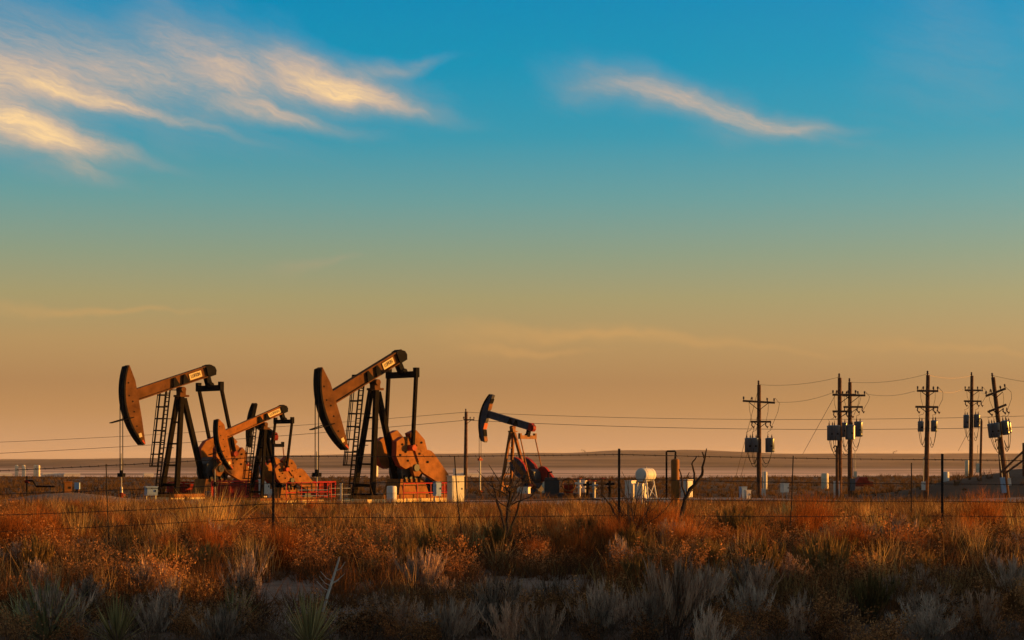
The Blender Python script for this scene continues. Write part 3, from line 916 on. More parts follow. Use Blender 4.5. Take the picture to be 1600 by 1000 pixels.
engine_unit()
for i, (px_, Y_, hh, mm, lb) in enumerate(((905, 127, 1.35, 'pale', 'pale upright pipe beside the engine skid'), (918, 124, 1.2, 'dark_steel', 'dark valve riser right of the engine skid'),
        (928, 124, 1.15, 'galv', 'grey valve riser between two dark ones'), (941, 122, 1.3, 'orange', 'orange valve riser left of the middle fence post'),
        (953, 122, 1.25, 'dark_steel', 'dark valve riser beside the middle fence post'))):
    o = empty('valve_riser', W(px_, 778, Y_))
    q = MB(); q.tube((0, 0, -1.0), (0, 0, hh), .11, n=10); q.tube((0, 0, hh * .55), (0, 0, hh * .62), .2, n=12); q.build('riser', M[mm], o)
    q = MB(); q.tube((-.32, 0, hh * .8), (.32, 0, hh * .8), .09, n=9); q.build('cross_fitting', M[mm], o)
    q = MB(); q.path([(math.cos(a) * .17, math.sin(a) * .17, hh + .1) for a in np.linspace(0, 2 * math.pi, 13)], .025, 5); q.tube((0, 0, hh), (0, 0, hh + .12), .03, n=6); q.build('hand_wheel', M['dark_red'], o)
    tag(o, lb, 'valve', 'valve risers beside the engine')
cabinet(818, 140, 776, 1.0, .6, .75, 'pale', 'pale low box behind the foot of the blue-grey pump jack', R(-20))

# ------------------------------------------------------------------ utility poles
def sag(a, b_, s, n=14):
    a, b_ = Vector(a), Vector(b_)
    return [a.lerp(b_, k / n) - Vector((0, 0, 4 * s * (k / n) * (1 - k / n))) for k in range(n + 1)]


def transformer(o, c, r, h):
    q = MB(); q.lathe([(r * .9, -h / 2), (r, -h / 2 + .04), (r, h / 2 - .08), (r * 1.05, h / 2 - .07), (r * 1.05, h / 2 - .02), (r * .9, h / 2 + .03), (.03, h / 2 + .06)], c, 18)
    tr = q.build('transformer', M['xfmr'], o, smooth=True)
    for sx, sy in ((-.5, -.3), (.45, .2)):
        q = MB(); p_ = Vector(c) + Vector((sx * r, sy * r, h / 2))
        q.lathe([(.045, 0), (.06, .05), (.035, .09), (.055, .14), (.03, .2), (.015, .30)], p_, 8); q.build('bushing', M['ceramic'], tr)
    for sz in (.25, -.25):
        q = MB(); q.box(Vector(c) + Vector((0, r + .04, h * sz)), (.3, .14, .08)); q.build('bracket', M['dark_steel'], tr)
    q = MB(); q.lathe([(r * 1.015, -.02), (r * 1.015, .02)], Vector(c) + Vector((0, 0, -h * .32)), 18); q.build('band', M['xfmr'], tr)
    q = MB(); q.box(Vector(c) + Vector((r * .2, -r * 1.0, -.05)), (.14, .03, .12)); q.build('name_plate', M['dark_steel'], tr)
    return tr


def upole(px, py_top, py_base, Y, label, lean=0.0, arms=(), xf=(), r=.17, box=None, tops=1, guy=(), second=False, cables=True):
    s = F / Y
    base = W(px, py_base, Y)
    Ht = (py_base - py_top) / s
    o = empty('utility_pole', base)
    o.rotation_euler = (0, lean, 0)
    q = MB(); q.path([(0, 0, -2.0), (0, 0, Ht * .5), (0, 0, Ht)], [r * 1.12, r, r * .82], 12); q.build('shaft', M['wood'], o)
    zt = lambda py: (py_base - py) / s
    tip = {}
    if tops:
        q = MB(); q.lathe([(.03, 0), (.05, .06), (.09, .14), (.05, .2), (.085, .26), (.03, .34)], (-.04, 0, Ht - .02), 8); q.build('top_insulator', M['ceramic'], o)
    for (py, xa, xb, drop, tilt) in arms:
        z = zt(py); xa_, xb_ = xa / s, xb / s
        za, zb = z + tilt / s, z - tilt / s
        q = MB(); q.bar((xa_, -r - .05, za), (xb_, -r - .05, zb), .12, .15); ar = q.build('crossarm', M['wood'], o)
        q = MB()
        for xe in (xa_ * .62, xb_ * .62):
            if abs(xe) > .35: q.bar((xe, -r - .10, z - .05), (0, -r - .02, z - abs(xe) * .85), .03, .05)
        if q.v: q.build('brace', M['dark_steel'], ar)
        q = MB()
        if drop == 0:
            for xe in (xa_ * .95, xa_ * .45, xb_ * .5, xb_ * .95):
                zz = za + (zb - za) * (xe - xa_) / (xb_ - xa_)
                q.lathe([(.025, 0), (.03, .08), (.075, .12), (.05, .18), (.07, .22), (.03, .28)], (xe, -r - .05, zz + .06), 8)
            q.build('insulator', M['ceramic'], ar)
        else:
            for xe in (xa_ * .85, xb_ * .55, xb_ * .95):
                zz = z - .05
                q.path([(xe, -r - .2, zz), (xe - .05, -r - .25, zz - .2), (xe + .10, -r - .26, zz - .42), (xe + .14, -r - .22, zz - .3)], .045, 6)
            q.build('fuse_cutout', M['ceramic'], ar)
    for (dx, dy, py, rr_, hh) in xf:
        transformer(o, (dx / s, dy, zt(py)), rr_, hh)
    if xf and cables:
        zx = zt(xf[0][2])
        za = zt(arms[1][0]) if len(arms) > 1 else zx + 1.2
        for k, (dx, dy, py, rr_, hh) in enumerate(xf):
            x_ = dx / s; top_ = zx + hh / 2 + .28
            q = MB(); e = (x_ * .9 + .15, -r - .2, za - .4)
            q.path([(x_ - .4 * rr_, dy - .1, top_), (x_ - .2, dy - .15, top_ + .18), ((x_ + e[0]) / 2, dy - .2, (top_ + e[2]) / 2 + .05), e], .016, 5); q.build('jumper_wire', M['cable'], o)
            q = MB(); sx = 1 if x_ > 0 else -1
            zb_ = zx - hh / 2
            q.path(sag((x_ + sx * rr_ * .9, dy, zx + hh * .3), (sx * .2, -.2, zb_ - .35), 1.0, 16), .022, 5); q.build('drop_cable', M['cable'], o)
            q = MB(); q.path(sag((x_ + sx * rr_ * .4, dy - rr_, zb_ + .3), (sx * .17, -.25, zb_ - .8), .75, 14), .02, 5); q.build('drop_cable', M['cable'], o)
        if len(arms) > 1:
            z1, z2 = zt(arms[0][0]), zt(arms[1][0])
            for xe, m_ in ((arms[0][2] / s * 1.0, .55), (arms[0][1] / s * .5, -.3), (arms[0][2] / s * .45, .25)):
                q = MB(); xe2 = xe * .8
                q.path([(xe, -r - .06, z1 + .3), (xe + m_ * .6, -r - .15, z1 - .1), (xe2 + m_ * .8, -r - .2, (z1 + z2) / 2), (xe2, -r - .22, z2 - .3)], .014, 5); q.build('jumper_wire', M['cable'], o)
    if box:
        for (dx, py, wd, hh, mm) in box:
            q = MB(); q.box((dx / s, -r - .12, zt(py)), (wd, .24, hh)); bb = q.build('meter_box', M[mm], o)
            q = MB(); q.tube((dx / s, -r - .1, zt(py) + hh / 2), (dx / s, -r - .1, zt(py) + hh / 2 + 1.6), .03, n=6); q.build('conduit', M['galv'], bb)
    for (py, gx_, gy_, dY) in guy:
        q = MB(); e = W(gx_, gy_, Y + dY) - base
        q.tube((0, 0, zt(py)), e, .017, n=5); q.build('guy_wire', M['conductor'], o)
    return tag(o, label, 'utility pole', 'wooden utility poles along the right')


XF = .30
upole(1186, 601, 786, 128, 'leftmost transformer pole, guy wires slanting left, standing alone', R(.0),
      arms=((628, -26, 24, 0, 1.5), (659, -14, 18, 1, 0)), xf=((-17, -.25, 696, .29, 1.05), (-8.5, -.45, 696, .29, 1.05), (16, -.3, 696, .34, 1.05)), box=((6, 771, .3, .75, 'pale'),),
      guy=((603, 1140, 783, 2), (640, 1147, 783, 3)))
upole(1312, 590, 781, 124, 'tall pole in front at left of the close pair with a grey cabinet', arms=((617, -12, 25, 0, 0), (643, -12, 18, 1, 0)),
      xf=((-15, -.3, 677, .28, 1.05), (-7.5, -.5, 677, .30, 1.05), (15, -.35, 676, .36, 1.02)), box=((-6, 765, .42, 1.25, 'white'),), guy=((605, 1254, 710, 20),))
upole(1328, 597, 776, 133, 'shorter rear pole at right of the close pair', arms=((618, -13, 23, 0, 0), (636, -11, 19, 1, 0)),
      xf=((12, -.3, 671, .33, 1.15), (-9, .35, 672, .30, 1.1)), box=((3, 757, .36, .95, 'xfmr'), (7, 741, .22, .45, 'yellow')))
upole(1447, 586, 781, 124, 'upright pole with two small transformers right of the close pair', R(.9), arms=((611, -18, 15, 0, 0), (636, -20, 15, 1, 0)),
      xf=((-11.5, -.25, 667, .21, .72), (9.5, -.25, 666, .23, .78)), box=((-6, 759, .25, .62, 'white'),))
upole(1517, 587, 744, 148, 'pole on the dirt mound left of the leaning one', R(.6), arms=((610, -12, 16, 0, 0), (627, -13, 14, 1, 0)),
      xf=((-9.5, -.25, 659, .24, 1.1), (7, -.3, 658, .27, 1.1)), box=((9, 731, .28, .8, 'yellow'),), guy=((665, 1497, 704, 8),))
upole(1574, 588, 777, 121, 'leaning pole at far right carrying four transformers', R(-6.8), arms=((612, -16, 16, 0, -4), (637, -16, 14, 1, -4)),
      xf=((-14, -.25, 671, .24, .98), (-7, -.45, 671, .26, 1.0), (7.5, -.35, 669, .26, .98), (14, -.1, 669, .2, .8)), box=((-6, 757, .3, 1.1, 'glass_blue'), (4, 753, .2, .5, 'pale')))
upole(727, 643, 770, 190, 'plain far pole with one short crossarm between two pump jacks', R(.6), arms=((656, -4, 13, 0, 0),), r=.2, tops=1)
# plain service poles
for px_, t_, b_, Y_, rr_, ln, lb in ((1532, 657, 738, 140, .10, R(1.2), 'thin plain pole right of the mound pole'), (1566, 690, 765, 124, .11, R(-4), 'short service post hugging the leaning pole'),
                           (1308, 700, 778, 122.5, .12, 0, 'short service post hugging the front pole of the pair')):
    o = empty('service_pole', W(px_, b_, Y_)); o.rotation_euler = (0, ln, 0); Ht = (b_ - t_) * Y_ / F
    q = MB(); q.path([(0, 0, -1.8), (0, 0, Ht)], [rr_, rr_ * .9], 9); q.build('shaft', M['wood'], o)
    q = MB(); q.path([(0, -.02, Ht - .1), (-.02, 0, Ht + .12), (-.2, 0, Ht + .15), (-.25, 0, Ht - .02)], .06, 7); q.build('weatherhead', M['dark_steel'], o)
    tag(o, lb, 'pole', 'plain service poles')
# braced post at the right margin
o = empty('brace_post', W(1600, 735, 116))
Ht = 43 * 116 / F
q = MB(); q.tube((0, 0, -.4), (0, 0, Ht), .11, n=9); q.build('post', M['wood'], o)
q = MB(); q.bar((0, 0, Ht * .72), (-1.55, .1, -.15), .12, .12); q.build('brace', M['wood'], o)
q = MB(); q.bar((0, 0, Ht * .38), (-1.25, -.1, -.15), .12, .12); q.build('brace', M['wood'], o)
tag(o, 'braced wooden post cut by the right edge on the dirt mound', 'post')

# overhead lines
def line(name, pts, r, m, label, group):
    q = MB(); q.path(pts, r, 5); return tag(q.build(name, M[m]), label, 'wire', group)


grp = 'far overhead lines crossing the frame'
PT = W(727, 644, 190); PL = W(731, 657, 190)
line('power_line', sag(W(-420, 702, 205), PT, .8, 24), .022, 'conductor', 'upper overhead line left of the far plain pole', grp)
line('power_line', sag(W(-420, 722, 205), W(723, 657, 190), .8, 24), .026, 'conductor', 'lower overhead line left of the far plain pole', grp)
line('power_line', sag(PT, W(1990, 633, 170), 1.1, 30), .022, 'conductor', 'upper overhead line right of the far plain pole', grp)
line('power_line', sag(W(739, 657, 190), W(1990, 652, 170), 1.1, 30), .026, 'conductor', 'lower overhead line right of the far plain pole', grp)
grp = 'spans between the transformer poles'
spans = [((1186, 601, 128), (1312, 589, 124), 'top span from the leftmost transformer pole'), ((1328, 597, 133), (1447, 585, 124), 'top span from the close pair to the upright pole'),
         ((1447, 585, 124), (1517, 587, 148), 'top span from the upright pole to the mound pole'), ((1552, 587, 121), (1700, 600, 118), 'top span running off right from the leaning pole'),
         ((1210, 628, 128), (1300, 614, 124), 'lower span from the leftmost transformer pole to the pair'), ((1352, 615, 133), (1430, 611, 124), 'lower span from the pair to the upright pole'),
         ((1462, 609, 124), (1504, 608, 148), 'lower span from the upright pole to the mound pole'), ((1532, 607, 148), (1543, 613, 121), 'short lower span between the mound pole and the leaning pole')]
for a, b_, lb in spans: line('power_line', sag(W(*a), W(*b_), .25, 12), .013, 'sunlit_wire', lb, grp)

# small things between the poles
cabinet(1226, 122, 777, .5, .35, .95, 'white', 'low white cabinet on posts right of the leftmost transformer pole', R(30), True)
cabinet(1161, 121, 778, .45, .35, .75, 'glass_blue', 'low grey-blue box left of the leftmost transformer pole', R(20))
cabinet(1168, 119, 780, .38, .3, .6, 'pale', 'low pale box just left of the leftmost transformer pole', R(20))
barrel(1195, 170, 752, .25, .95, 'white', 'slim white drum far behind the leftmost transformer pole')
barrel(1289, 180, 750, .38, .7, 'yellow', 'far pale yellow drum left of the close pole pair')
q = MB(); q.prism([(-1, 0), (1, 0), (1, .5), (.5, .55), (.3, .95), (-.6, .95), (-.95, .5)], -.7, .7)
o = q.build('scrap_tank', M['dark_red']); o.location = G(1349, 200, -.05); o.scale = (1, 1, 1.2); tag(o, 'far dark red tank right of the close pole pair', 'tank')
barrel(1477, 135, 752, .3, .75, 'white', 'white drum left of the dirt mound')
barrel(1446, 330, 728, .45, 1.7, 'yellow', 'far pale yellow standpipe right of the upright pole', 'far standpipes')
barrel(1511, 330, 729, .4, 1.2, 'yellow', 'far pale yellow standpipe left of the mound pole', 'far standpipes')
# left margin odds and ends
o = empty('valve_riser', W(42, 772, 92))
q = MB(); q.tube((0, 0, -.2), (0, 0, .98), .045, n=8); q.path([(0, 0, .72), (.30, 0, .72), (.36, 0, .66), (.5, 0, .42), (1.5, 0, .40)], .05, 7); q.build('riser', M['dark_steel'], o)
q = MB(); q.tube((-.1, 0, .68), (.1, 0, .68), .08, n=8); q.build('valve_body', M['dark_red'], o)
tag(o, 'dark bent wellhead pipe near the left edge', 'pipe')
cabinet(105, 90, 772, .42, .35, .62, 'vessel', 'low tan box left of the blue post on the sandy berm', R(25))
o = empty('meter_post', W(121, 778, 88)); q = MB(); q.box((0, 0, .2), (.16, .16, .9)); q.build('post', M['wood'], o); q = MB(); q.box((0, -.03, .62), (.25, .2, .34)); q.build('meter_head', M['glass_blue'], o)
tag(o, 'short post with a blue meter head on the sandy berm', 'meter')
cabinet(236, 104, 774, .7, .5, .5, 'glass_blue', 'low grey box left of the leftmost pump jack ladder foot', R(25))

# ------------------------------------------------------------------ far plain: tanks, sheds, pump jacks
def far_shed(px, Y, py, wd, h, m, label, roof=True):
    p_ = W(px, py, Y); dz = p_.z - ground(p_.x, p_.y)
    o = empty('storage_shed', p_, R(20))
    q = MB(); q.box((0, 0, h * .35 - dz / 2), (wd, wd * .5, h * .7 + dz)); q.build('wall', M[m], o)
    q = MB(); q.prism([(-wd * .53, h * .7), (wd * .53, h * .7), (wd * .45, h), (-wd * .45, h)], -wd * .28, wd * .28); q.build('roof', M['white'], o)
    return tag(o, label, 'shed', 'far sheds on the plain')


for px_, py_, wd, h, lb in ((8, 748, 12, 5, 'far pale shed at the left edge of the plain'), (80, 747, 16, 4.5, 'far white shed below the row of far tanks'), (96, 749, 14, 5, 'far white shed nearest the left pump jack'),
                        (112, 746, 14, 4, 'far white shed third from the left edge'), (232, 744, 9, 3, 'far white shed left of the leftmost pump jack ladder'), (720, 739, 12, 4, 'far pale shed beside the plain far pole'), (737, 746, 16, 4, 'far pale shed right of the plain far pole')):
    far_shed(px_, 1500, py_, wd, h, 'pale', lb)
for k, (px_, py_) in enumerate(((26, 741), (37, 741), (55, 741), (60, 741), (586, 741))):
    Y_ = 1600 if px_ < 500 else 900
    p_ = W(px_, py_, Y_); dz = p_.z - ground(p_.x, p_.y); p_.z -= dz
    q = MB(); hh = (8 if px_ < 500 else 9) + dz; q.lathe([(1.6, 0), (1.6, hh), (1.2, hh + .4), (.05, hh + .7)], n=14)
    o = q.build('far_tank', M['yellow'] if px_ < 500 else M['pale'], smooth=True); o.location = p_
    tag(o, ['far pale yellow tank nearest the left edge', 'far pale yellow tank second from the left edge', 'far pale yellow tank left of a touching twin', 'far pale yellow tank right of a touching twin', 'far pale tower seen below the tallest pump jack counterweights'][k], 'tank', 'far tanks on the plain')
for (px_, py_, sgn, lb) in ((912, 708, 1, 'tiny pump jack on the horizon left of the middle fence post'), (1398, 709, -1, 'tiny pump jack on the horizon left of the upright pole')):
    o = empty('far_pump_jack', G(px_, 7900), 0, 1.9)
    q = MB(); q.bar((-3, 0, 0), (0, 0, 5.2), .5, .5); q.bar((2.6, 0, 0), (0, 0, 5.2), .5, .5); q.build('samson_post', M['dark_steel'], o)
    q = MB(); q.bar((-5 * sgn, 0, 6.2), (4 * sgn, 0, 4.7), .7, .8); q.prism([(-5.4 * sgn, 3.9), (-4.6 * sgn, 3.9), (-4.6 * sgn, 7.4), (-5.6 * sgn, 7.2)], -.4, .4); q.build('walking_beam', M['dark_steel'], o)
    q = MB(); q.box((3.2 * sgn, 0, 1.0), (2.6, 1.5, 3.2)); q.build('base', M['dark_steel'], o)
    tag(o, lb, 'pump jack', 'tiny far pump jacks')

# ------------------------------------------------------------------ barbed-wire fence
def fence():
    Yf = lambda px: 26.0 + (px - 800) * .0007
    o = empty('barbed_wire_fence', G(967, 26))
    o.location = (0, 0, 0)
    for px_, top, ln in ((-130, 716, .01), (427, 694, .0), (967, 701, .004), (1472, 709, .003), (1990, 712, .0)):
        g = G(px_, Yf(px_)); tp = W(px_, top, Yf(px_))
        q = MB()
        q.bar((g.x, g.y, g.z - .3), (g.x + ln, g.y, tp.z), .036, .014, (0, 1, 0)); q.bar((g.x, g.y + .018, g.z - .3), (g.x + ln, g.y + .018, tp.z), .012, .038, (0, 1, 0))
        for k in range(24):
            z = g.z + .2 + (tp.z - g.z - .25) * k / 23; q.box((g.x + ln * .5, g.y - .014, z), (.022, .02, .018))
        q.build('post', M['fence_steel'], o)
    for px_, top, dx in ((165, 725, -.05), (710, 712, -.13), (1240, 712, .06), (-20, 740, .02), (1425, 723, .01), (1720, 716, 0.03)):
        g = G(px_, Yf(px_)); tp = W(px_, top, Yf(px_))
        q = MB(); q.path([(g.x - dx, g.y + .03, g.z + .12), (g.x - dx * .4, g.y + .03, (g.z + tp.z) / 2), (g.x, g.y + .03, tp.z)], .009, 5); q.build('wire_stay', M['fence_steel'], o)
    ends = [-130, 427, 967, 1472, 1990]
    rows = [([741, 713, 710, 718, 720], .0055), ([776, 755, 748, 756, 757], .0050), ([809, 787, 779, 783, 786], .0050), ([836, 808, 805, 806, 808], .0048)]
    for ys, r in rows:
        q = MB(); pts = []
        for i in range(4):
            a, b_ = W(ends[i], ys[i], Yf(ends[i])), W(ends[i + 1], ys[i + 1], Yf(ends[i + 1]))
            a.y -= .03; b_.y -= .03
            pts += sag(a, b_, .015, 10)[(0 if i == 0 else 1):]
        q.path(pts, r, 5)
        L = 0.06
        for a, b_ in zip(pts, pts[1:]):
            n = max(1, int((b_ - a).length / .127))
            for k in range(n):
                c = a.lerp(b_, (k + .3) / n)
                for s_ in (-1, 1):
                    q.tube(c + Vector((.004 * s_, .012, -.014 * s_)), c + Vector((-.008 * s_, -.012, .016 * s_)), .0026, n=3, cap=False)
        q.build('wire_strand', M['barb'], o)
    return tag(o, 'four-strand barbed-wire fence on dark steel posts crossing the scrub', 'fence')


fence()

# ------------------------------------------------------------------ plants
class Blades:
    """collects thin tapered blades as numpy arrays and builds one mesh"""
    def __init__(s): s.V = []; s.T = []; s.R = []; s.n = 0
    def add(s, base, d, length, width, bend=None, seg=2, rnd=None, side=None):
        base = np.asarray(base, float); d = np.asarray(d, float); n = len(base)
        d = d / np.linalg.norm(d, axis=1, keepdims=True)
        length = np.broadcast_to(length, n)[:, None]; width = np.broadcast_to(width, n)[:, None]
        if side is None:
            side = rng.normal(size=(n, 3)); side[:, 2] *= .3
        side = np.cross(d, side); side /= (np.linalg.norm(side, axis=1, keepdims=True) + 1e-9)
        if bend is None: bend = np.zeros((n, 3))
        if rnd is None: rnd = rng.uniform(0, 1, n)
        rows = []
        for k in range(seg):
            f = k / seg
            c = base + d * length * f + bend * length * f * f
            wk = width * (1 - .75 * f) * .5 if seg > 1 else width * .5
            rows += [c - side * wk, c + side * wk]
        rows.append(base + d * length + bend * length)
        V = np.stack(rows, 1); m = V.shape[1]
        idx = np.arange(n)[:, None] * m + s.n
        tris = []
        for k in range(seg - 1):
            a = 2 * k; tris += [(a, a + 1, a + 3), (a, a + 3, a + 2)]
        a = 2 * (seg - 1); tris.append((a, a + 1, m - 1))
        T = (idx[:, None, :] + np.array(tris)[None, :, :]).reshape(-1, 3) if False else (idx[:, :, None] + np.array(tris)[None]).reshape(-1, 3)
        s.V.append(V.reshape(-1, 3)); s.T.append(T); s.R.append(np.repeat(rnd, m)); s.n += n * m
        return s
    def mesh(s, name, m):
        V = np.concatenate(s.V).astype(np.float32); T = np.concatenate(s.T).astype(np.int32); Rr = np.concatenate(s.R).astype(np.float32)
        me_ = bpy.data.meshes.new(name)
        me_.vertices.add(len(V)); me_.vertices.foreach_set('co', V.ravel())
        me_.loops.add(T.size); me_.loops.foreach_set('vertex_index', T.ravel())
        me_.polygons.add(len(T)); me_.polygons.foreach_set('loop_start', np.arange(0, T.size, 3, dtype=np.int32))
        a = me_.attributes.new('rnd', 'FLOAT', 'POINT'); a.data.foreach_set('value', Rr)
        me_.materials.append(m); me_.update(calc_edges=True)
        return me_


def hemi(n, lo, hi):
    """random upward directions with polar angle lo..hi degrees"""
    th = R(1) * rng.uniform(lo, hi, n); ph = rng.uniform(0, 2 * math.pi, n)
    return np.stack([np.sin(th) * np.cos(ph), np.sin(th) * np.sin(ph), np.cos(th)], 1)


def sage_mesh(name, m, plumes=46, h=.6, spread=62, dens=30, jit=.16, bl=(.12, .27), wd=(.007, .013)):
    """rounded bush of upright brushy plumes on forked dark stems"""
    B = Blades()
    D = hemi(plumes, 0, spread); D[:, 2] += .25
    L = h * rng.uniform(.55, 1.05, plumes)
    B.add(np.tile([[0, 0, -.05]], (plumes, 1)) + rng.normal(0, .06, (plumes, 3)) * [1, 1, 0], D, L * .9, .013, seg=2, rnd=rng.uniform(0, .12, plumes))
    for i in range(plumes):
        d = D[i] / np.linalg.norm(D[i])
        f = rng.uniform(.45, 1.0, dens)[:, None]
        b = d * L[i] * f + rng.normal(0, .012, (dens, 3))
        dd = d * .5 + np.array([0, 0, .8]) + rng.normal(0, jit, (dens, 3))
        tone = rng.uniform(.25, .85)
        B.add(b, dd, h * rng.uniform(*bl, dens), rng.uniform(*wd, dens), bend=rng.normal(0, .08, (dens, 3)), seg=2, rnd=np.clip(rng.normal(tone, .14, dens), 0, 1))
    return B.mesh(name, m)


def broom_mesh(name, m, n=520, h=.95, rad=.16, spread=24):
    B = Blades()
    b = rng.normal(0, rad * .5, (n, 3)); b[:, 2] = 0
    d = hemi(n, 0, spread); d[:, :2] += b[:, :2] * 1.2
    L = h * rng.uniform(.45, 1.05, n)
    B.add(b, d, L, rng.uniform(.006, .011, n), bend=rng.normal(0, .10, (n, 3)), seg=3)
    k = n * 2
    i = rng.integers(0, n, k); f = rng.uniform(.4, .95, k)[:, None]
    dn_ = d / np.linalg.norm(d, axis=1, keepdims=True)
    bb = b[i] + dn_[i] * L[i][:, None] * f
    B.add(bb, dn_[i] + rng.normal(0, .4, (k, 3)), h * rng.uniform(.06, .2, k), rng.uniform(.004, .007, k), seg=1)
    return B.mesh(name, m)


def grass_mesh(name, m, n=130, h=.55, rad=.10, spread=34, wd=.009, droop=.35):
    B = Blades()
    b = rng.normal(0, rad * .5, (n, 3)); b[:, 2] = -.02
    d = hemi(n, 0, spread); d[:, :2] += b[:, :2]
    hz = d.copy(); hz[:, 2] = -.5
    B.add(b, d, h * rng.uniform(.45, 1.1, n), wd * rng.uniform(.7, 1.3, n), bend=hz * rng.uniform(0, droop, (n, 1)) + rng.normal(0, .06, (n, 3)), seg=3)
    return B.mesh(name, m)


def yucca_mesh(name, m, n=90, h=.62, wd=.026):
    B = Blades()
    d = hemi(n, 3, 78)
    b = d * .03
    hz = d.copy(); hz[:, 2] = 0
    B.add(b, d, h * rng.uniform(.7, 1.08, n), wd * rng.uniform(.7, 1.15, n), bend=-hz * rng.uniform(-.04, .10, (n, 1)), seg=3, side=np.tile([[0., 0., 1.]], (n, 1)) + rng.normal(0, .15, (n, 3)))
    k = 40
    dd = hemi(k, 60, 105)
    B.add(dd * .03, dd, h * rng.uniform(.4, .8, k), wd * .6, bend=np.tile([[0, 0, -.2]], (k, 1)), seg=2, rnd=rng.uniform(.7, 1, k))
    return B.mesh(name, m)


def twig_tree(base, d, L, depth, tips, segs, r=.012, kids=(2, 4), ang=.5):
    d = d / np.linalg.norm(d)
    pts = [base]; cur = d.copy(); p_ = base.copy()
    for k in range(3):
        cur = cur + rng.normal(0, .14, 3); cur /= np.linalg.norm(cur); p_ = p_ + cur * L / 3; pts.append(p_.copy())
    segs.append((pts, r)); tips.append((p_.copy(), cur.copy()))
    if depth == 0: return
    for k in range(rng.integers(*kids)):
        j = rng.integers(1, 4)
        nd = cur + rng.normal(0, ang, 3); nd[2] += .18
        twig_tree(pts[j], nd, L * rng.uniform(.5, .8), depth - 1, tips, segs, r * .6, kids, ang)


def leafy_mesh(name, m, h=.7, stems=16, leaves=7, lsize=.03):
    """open twiggy bush with small stiff leaves"""
    B = Blades(); tips = []; segs = []
    for k in range(stems):
        twig_tree(np.array([0, 0, -.03]) + rng.normal(0, .05, 3) * [1, 1, 0], hemi(1, 5, 52)[0], h * rng.uniform(.35, .6), 2, tips, segs, .006, (2, 4), .55)
    for pts, r in segs:
        a = np.array(pts[:-1]); b = np.array(pts[1:])
        B.add(a, b - a, np.linalg.norm(b - a, axis=1) * 1.15, max(.004, r * 1.6), seg=1, rnd=rng.uniform(0, .3, len(a)))
    allp = np.concatenate([np.array(p_[1:]) for p_, r in segs])
    i = rng.integers(0, len(allp), len(tips) * leaves)
    b = allp[i] + rng.normal(0, .025, (len(i), 3))
    B.add(b, rng.normal(0, 1, (len(i), 3)) + [0, 0, .6], lsize * rng.uniform(.7, 1.4, len(i)), lsize * .55, seg=2)
    return B.mesh(name, m)


def scatter_obj(name, me_, loc, sc, rz, label, cat, group):
    o = bpy.data.objects.new(name, me_); col.objects.link(o)
    o.location = loc; o.rotation_euler = (rng.uniform(-.08, .08), rng.uniform(-.08, .08), rz); o.scale = (sc * rng.uniform(.9, 1.12), sc * rng.uniform(.9, 1.12), sc)
    return tag(o, label, cat, group)


SAGE = [sage_mesh('sagebrush', M['sage'], 46, .6, 58, 30), sage_mesh('sagebrush', M['sage'], 60, .55, 70, 46, .42, (.06, .15), (.006, .011)),
        sage_mesh('sagebrush', M['sage'], 36, .62, 42, 40, .26, (.08, .18), (.006, .011)), sage_mesh('sagebrush', M['sage'], 70, .5, 76, 40, .5, (.05, .13), (.006, .010)), sage_mesh('sagebrush', M['sage'], 30, .65, 50, 34, .2, (.08, .2), (.006, .011))]
SAGEG = [sage_mesh('golden_sagebrush', M['sage_gold'], 56, .6, s_, 32) for s_ in (44, 54)]
BROOM = [broom_mesh('broom_shrub', M['broom'], 620, .95, .22, s_) for s_ in (20, 28)]
GRASS = [grass_mesh('grass_clump', M['straw'], 150, .55, .12, s_) for s_ in (28, 38, 20)]
TALL = [grass_mesh('tall_grass', M['tallstraw'], n_, 1.15, .22, 19, .0145, .45) for n_ in (95, 60)]
LEAFY = [leafy_mesh('russet_shrub', M['leaf'], .65) for _ in range(3)]
GOLDL = [leafy_mesh('golden_leaf_shrub', M['goldleaf'], .5, 14, 10, .035)]
YUC = [yucca_mesh('yucca', M['yucca'], n_) for n_ in (80, 110)]
TWIG = [leafy_mesh('bare_shrub', M['twig'], .8, 12, 0, .02) for _ in range(2)]


def hero(kind, meshes, cat, px, base_py, size, label, group, Y=None):
    """a plant whose foot shows at (px, base_py); size = height in photo pixels"""
    if Y is None:
        lo, hi = 13.0, 60.0
        for _ in range(40):
            m_ = (lo + hi) / 2; x_ = (px - 800) * m_ / F
            if HZ + (EYE - ground(x_, m_)) * F / m_ > base_py: lo = m_
            else: hi = m_
        Y = lo
    g = G(px, Y, -.02)
    hgt = {'yucca': .60, 'sagebrush': .62, 'golden_sagebrush': .66, 'broom_shrub': .95, 'tall_grass': 1.05, 'russet_shrub': .65, 'golden_leaf_shrub': .5, 'bare_shrub': .8}[kind]
    return scatter_obj(kind, meshes[int(rng.integers(len(meshes)))], g, size * Y / F / hgt, rng.uniform(0, 6.28), label, cat, group)


heroes = []
def H(*a, **k): heroes.append(hero(*a, **k))


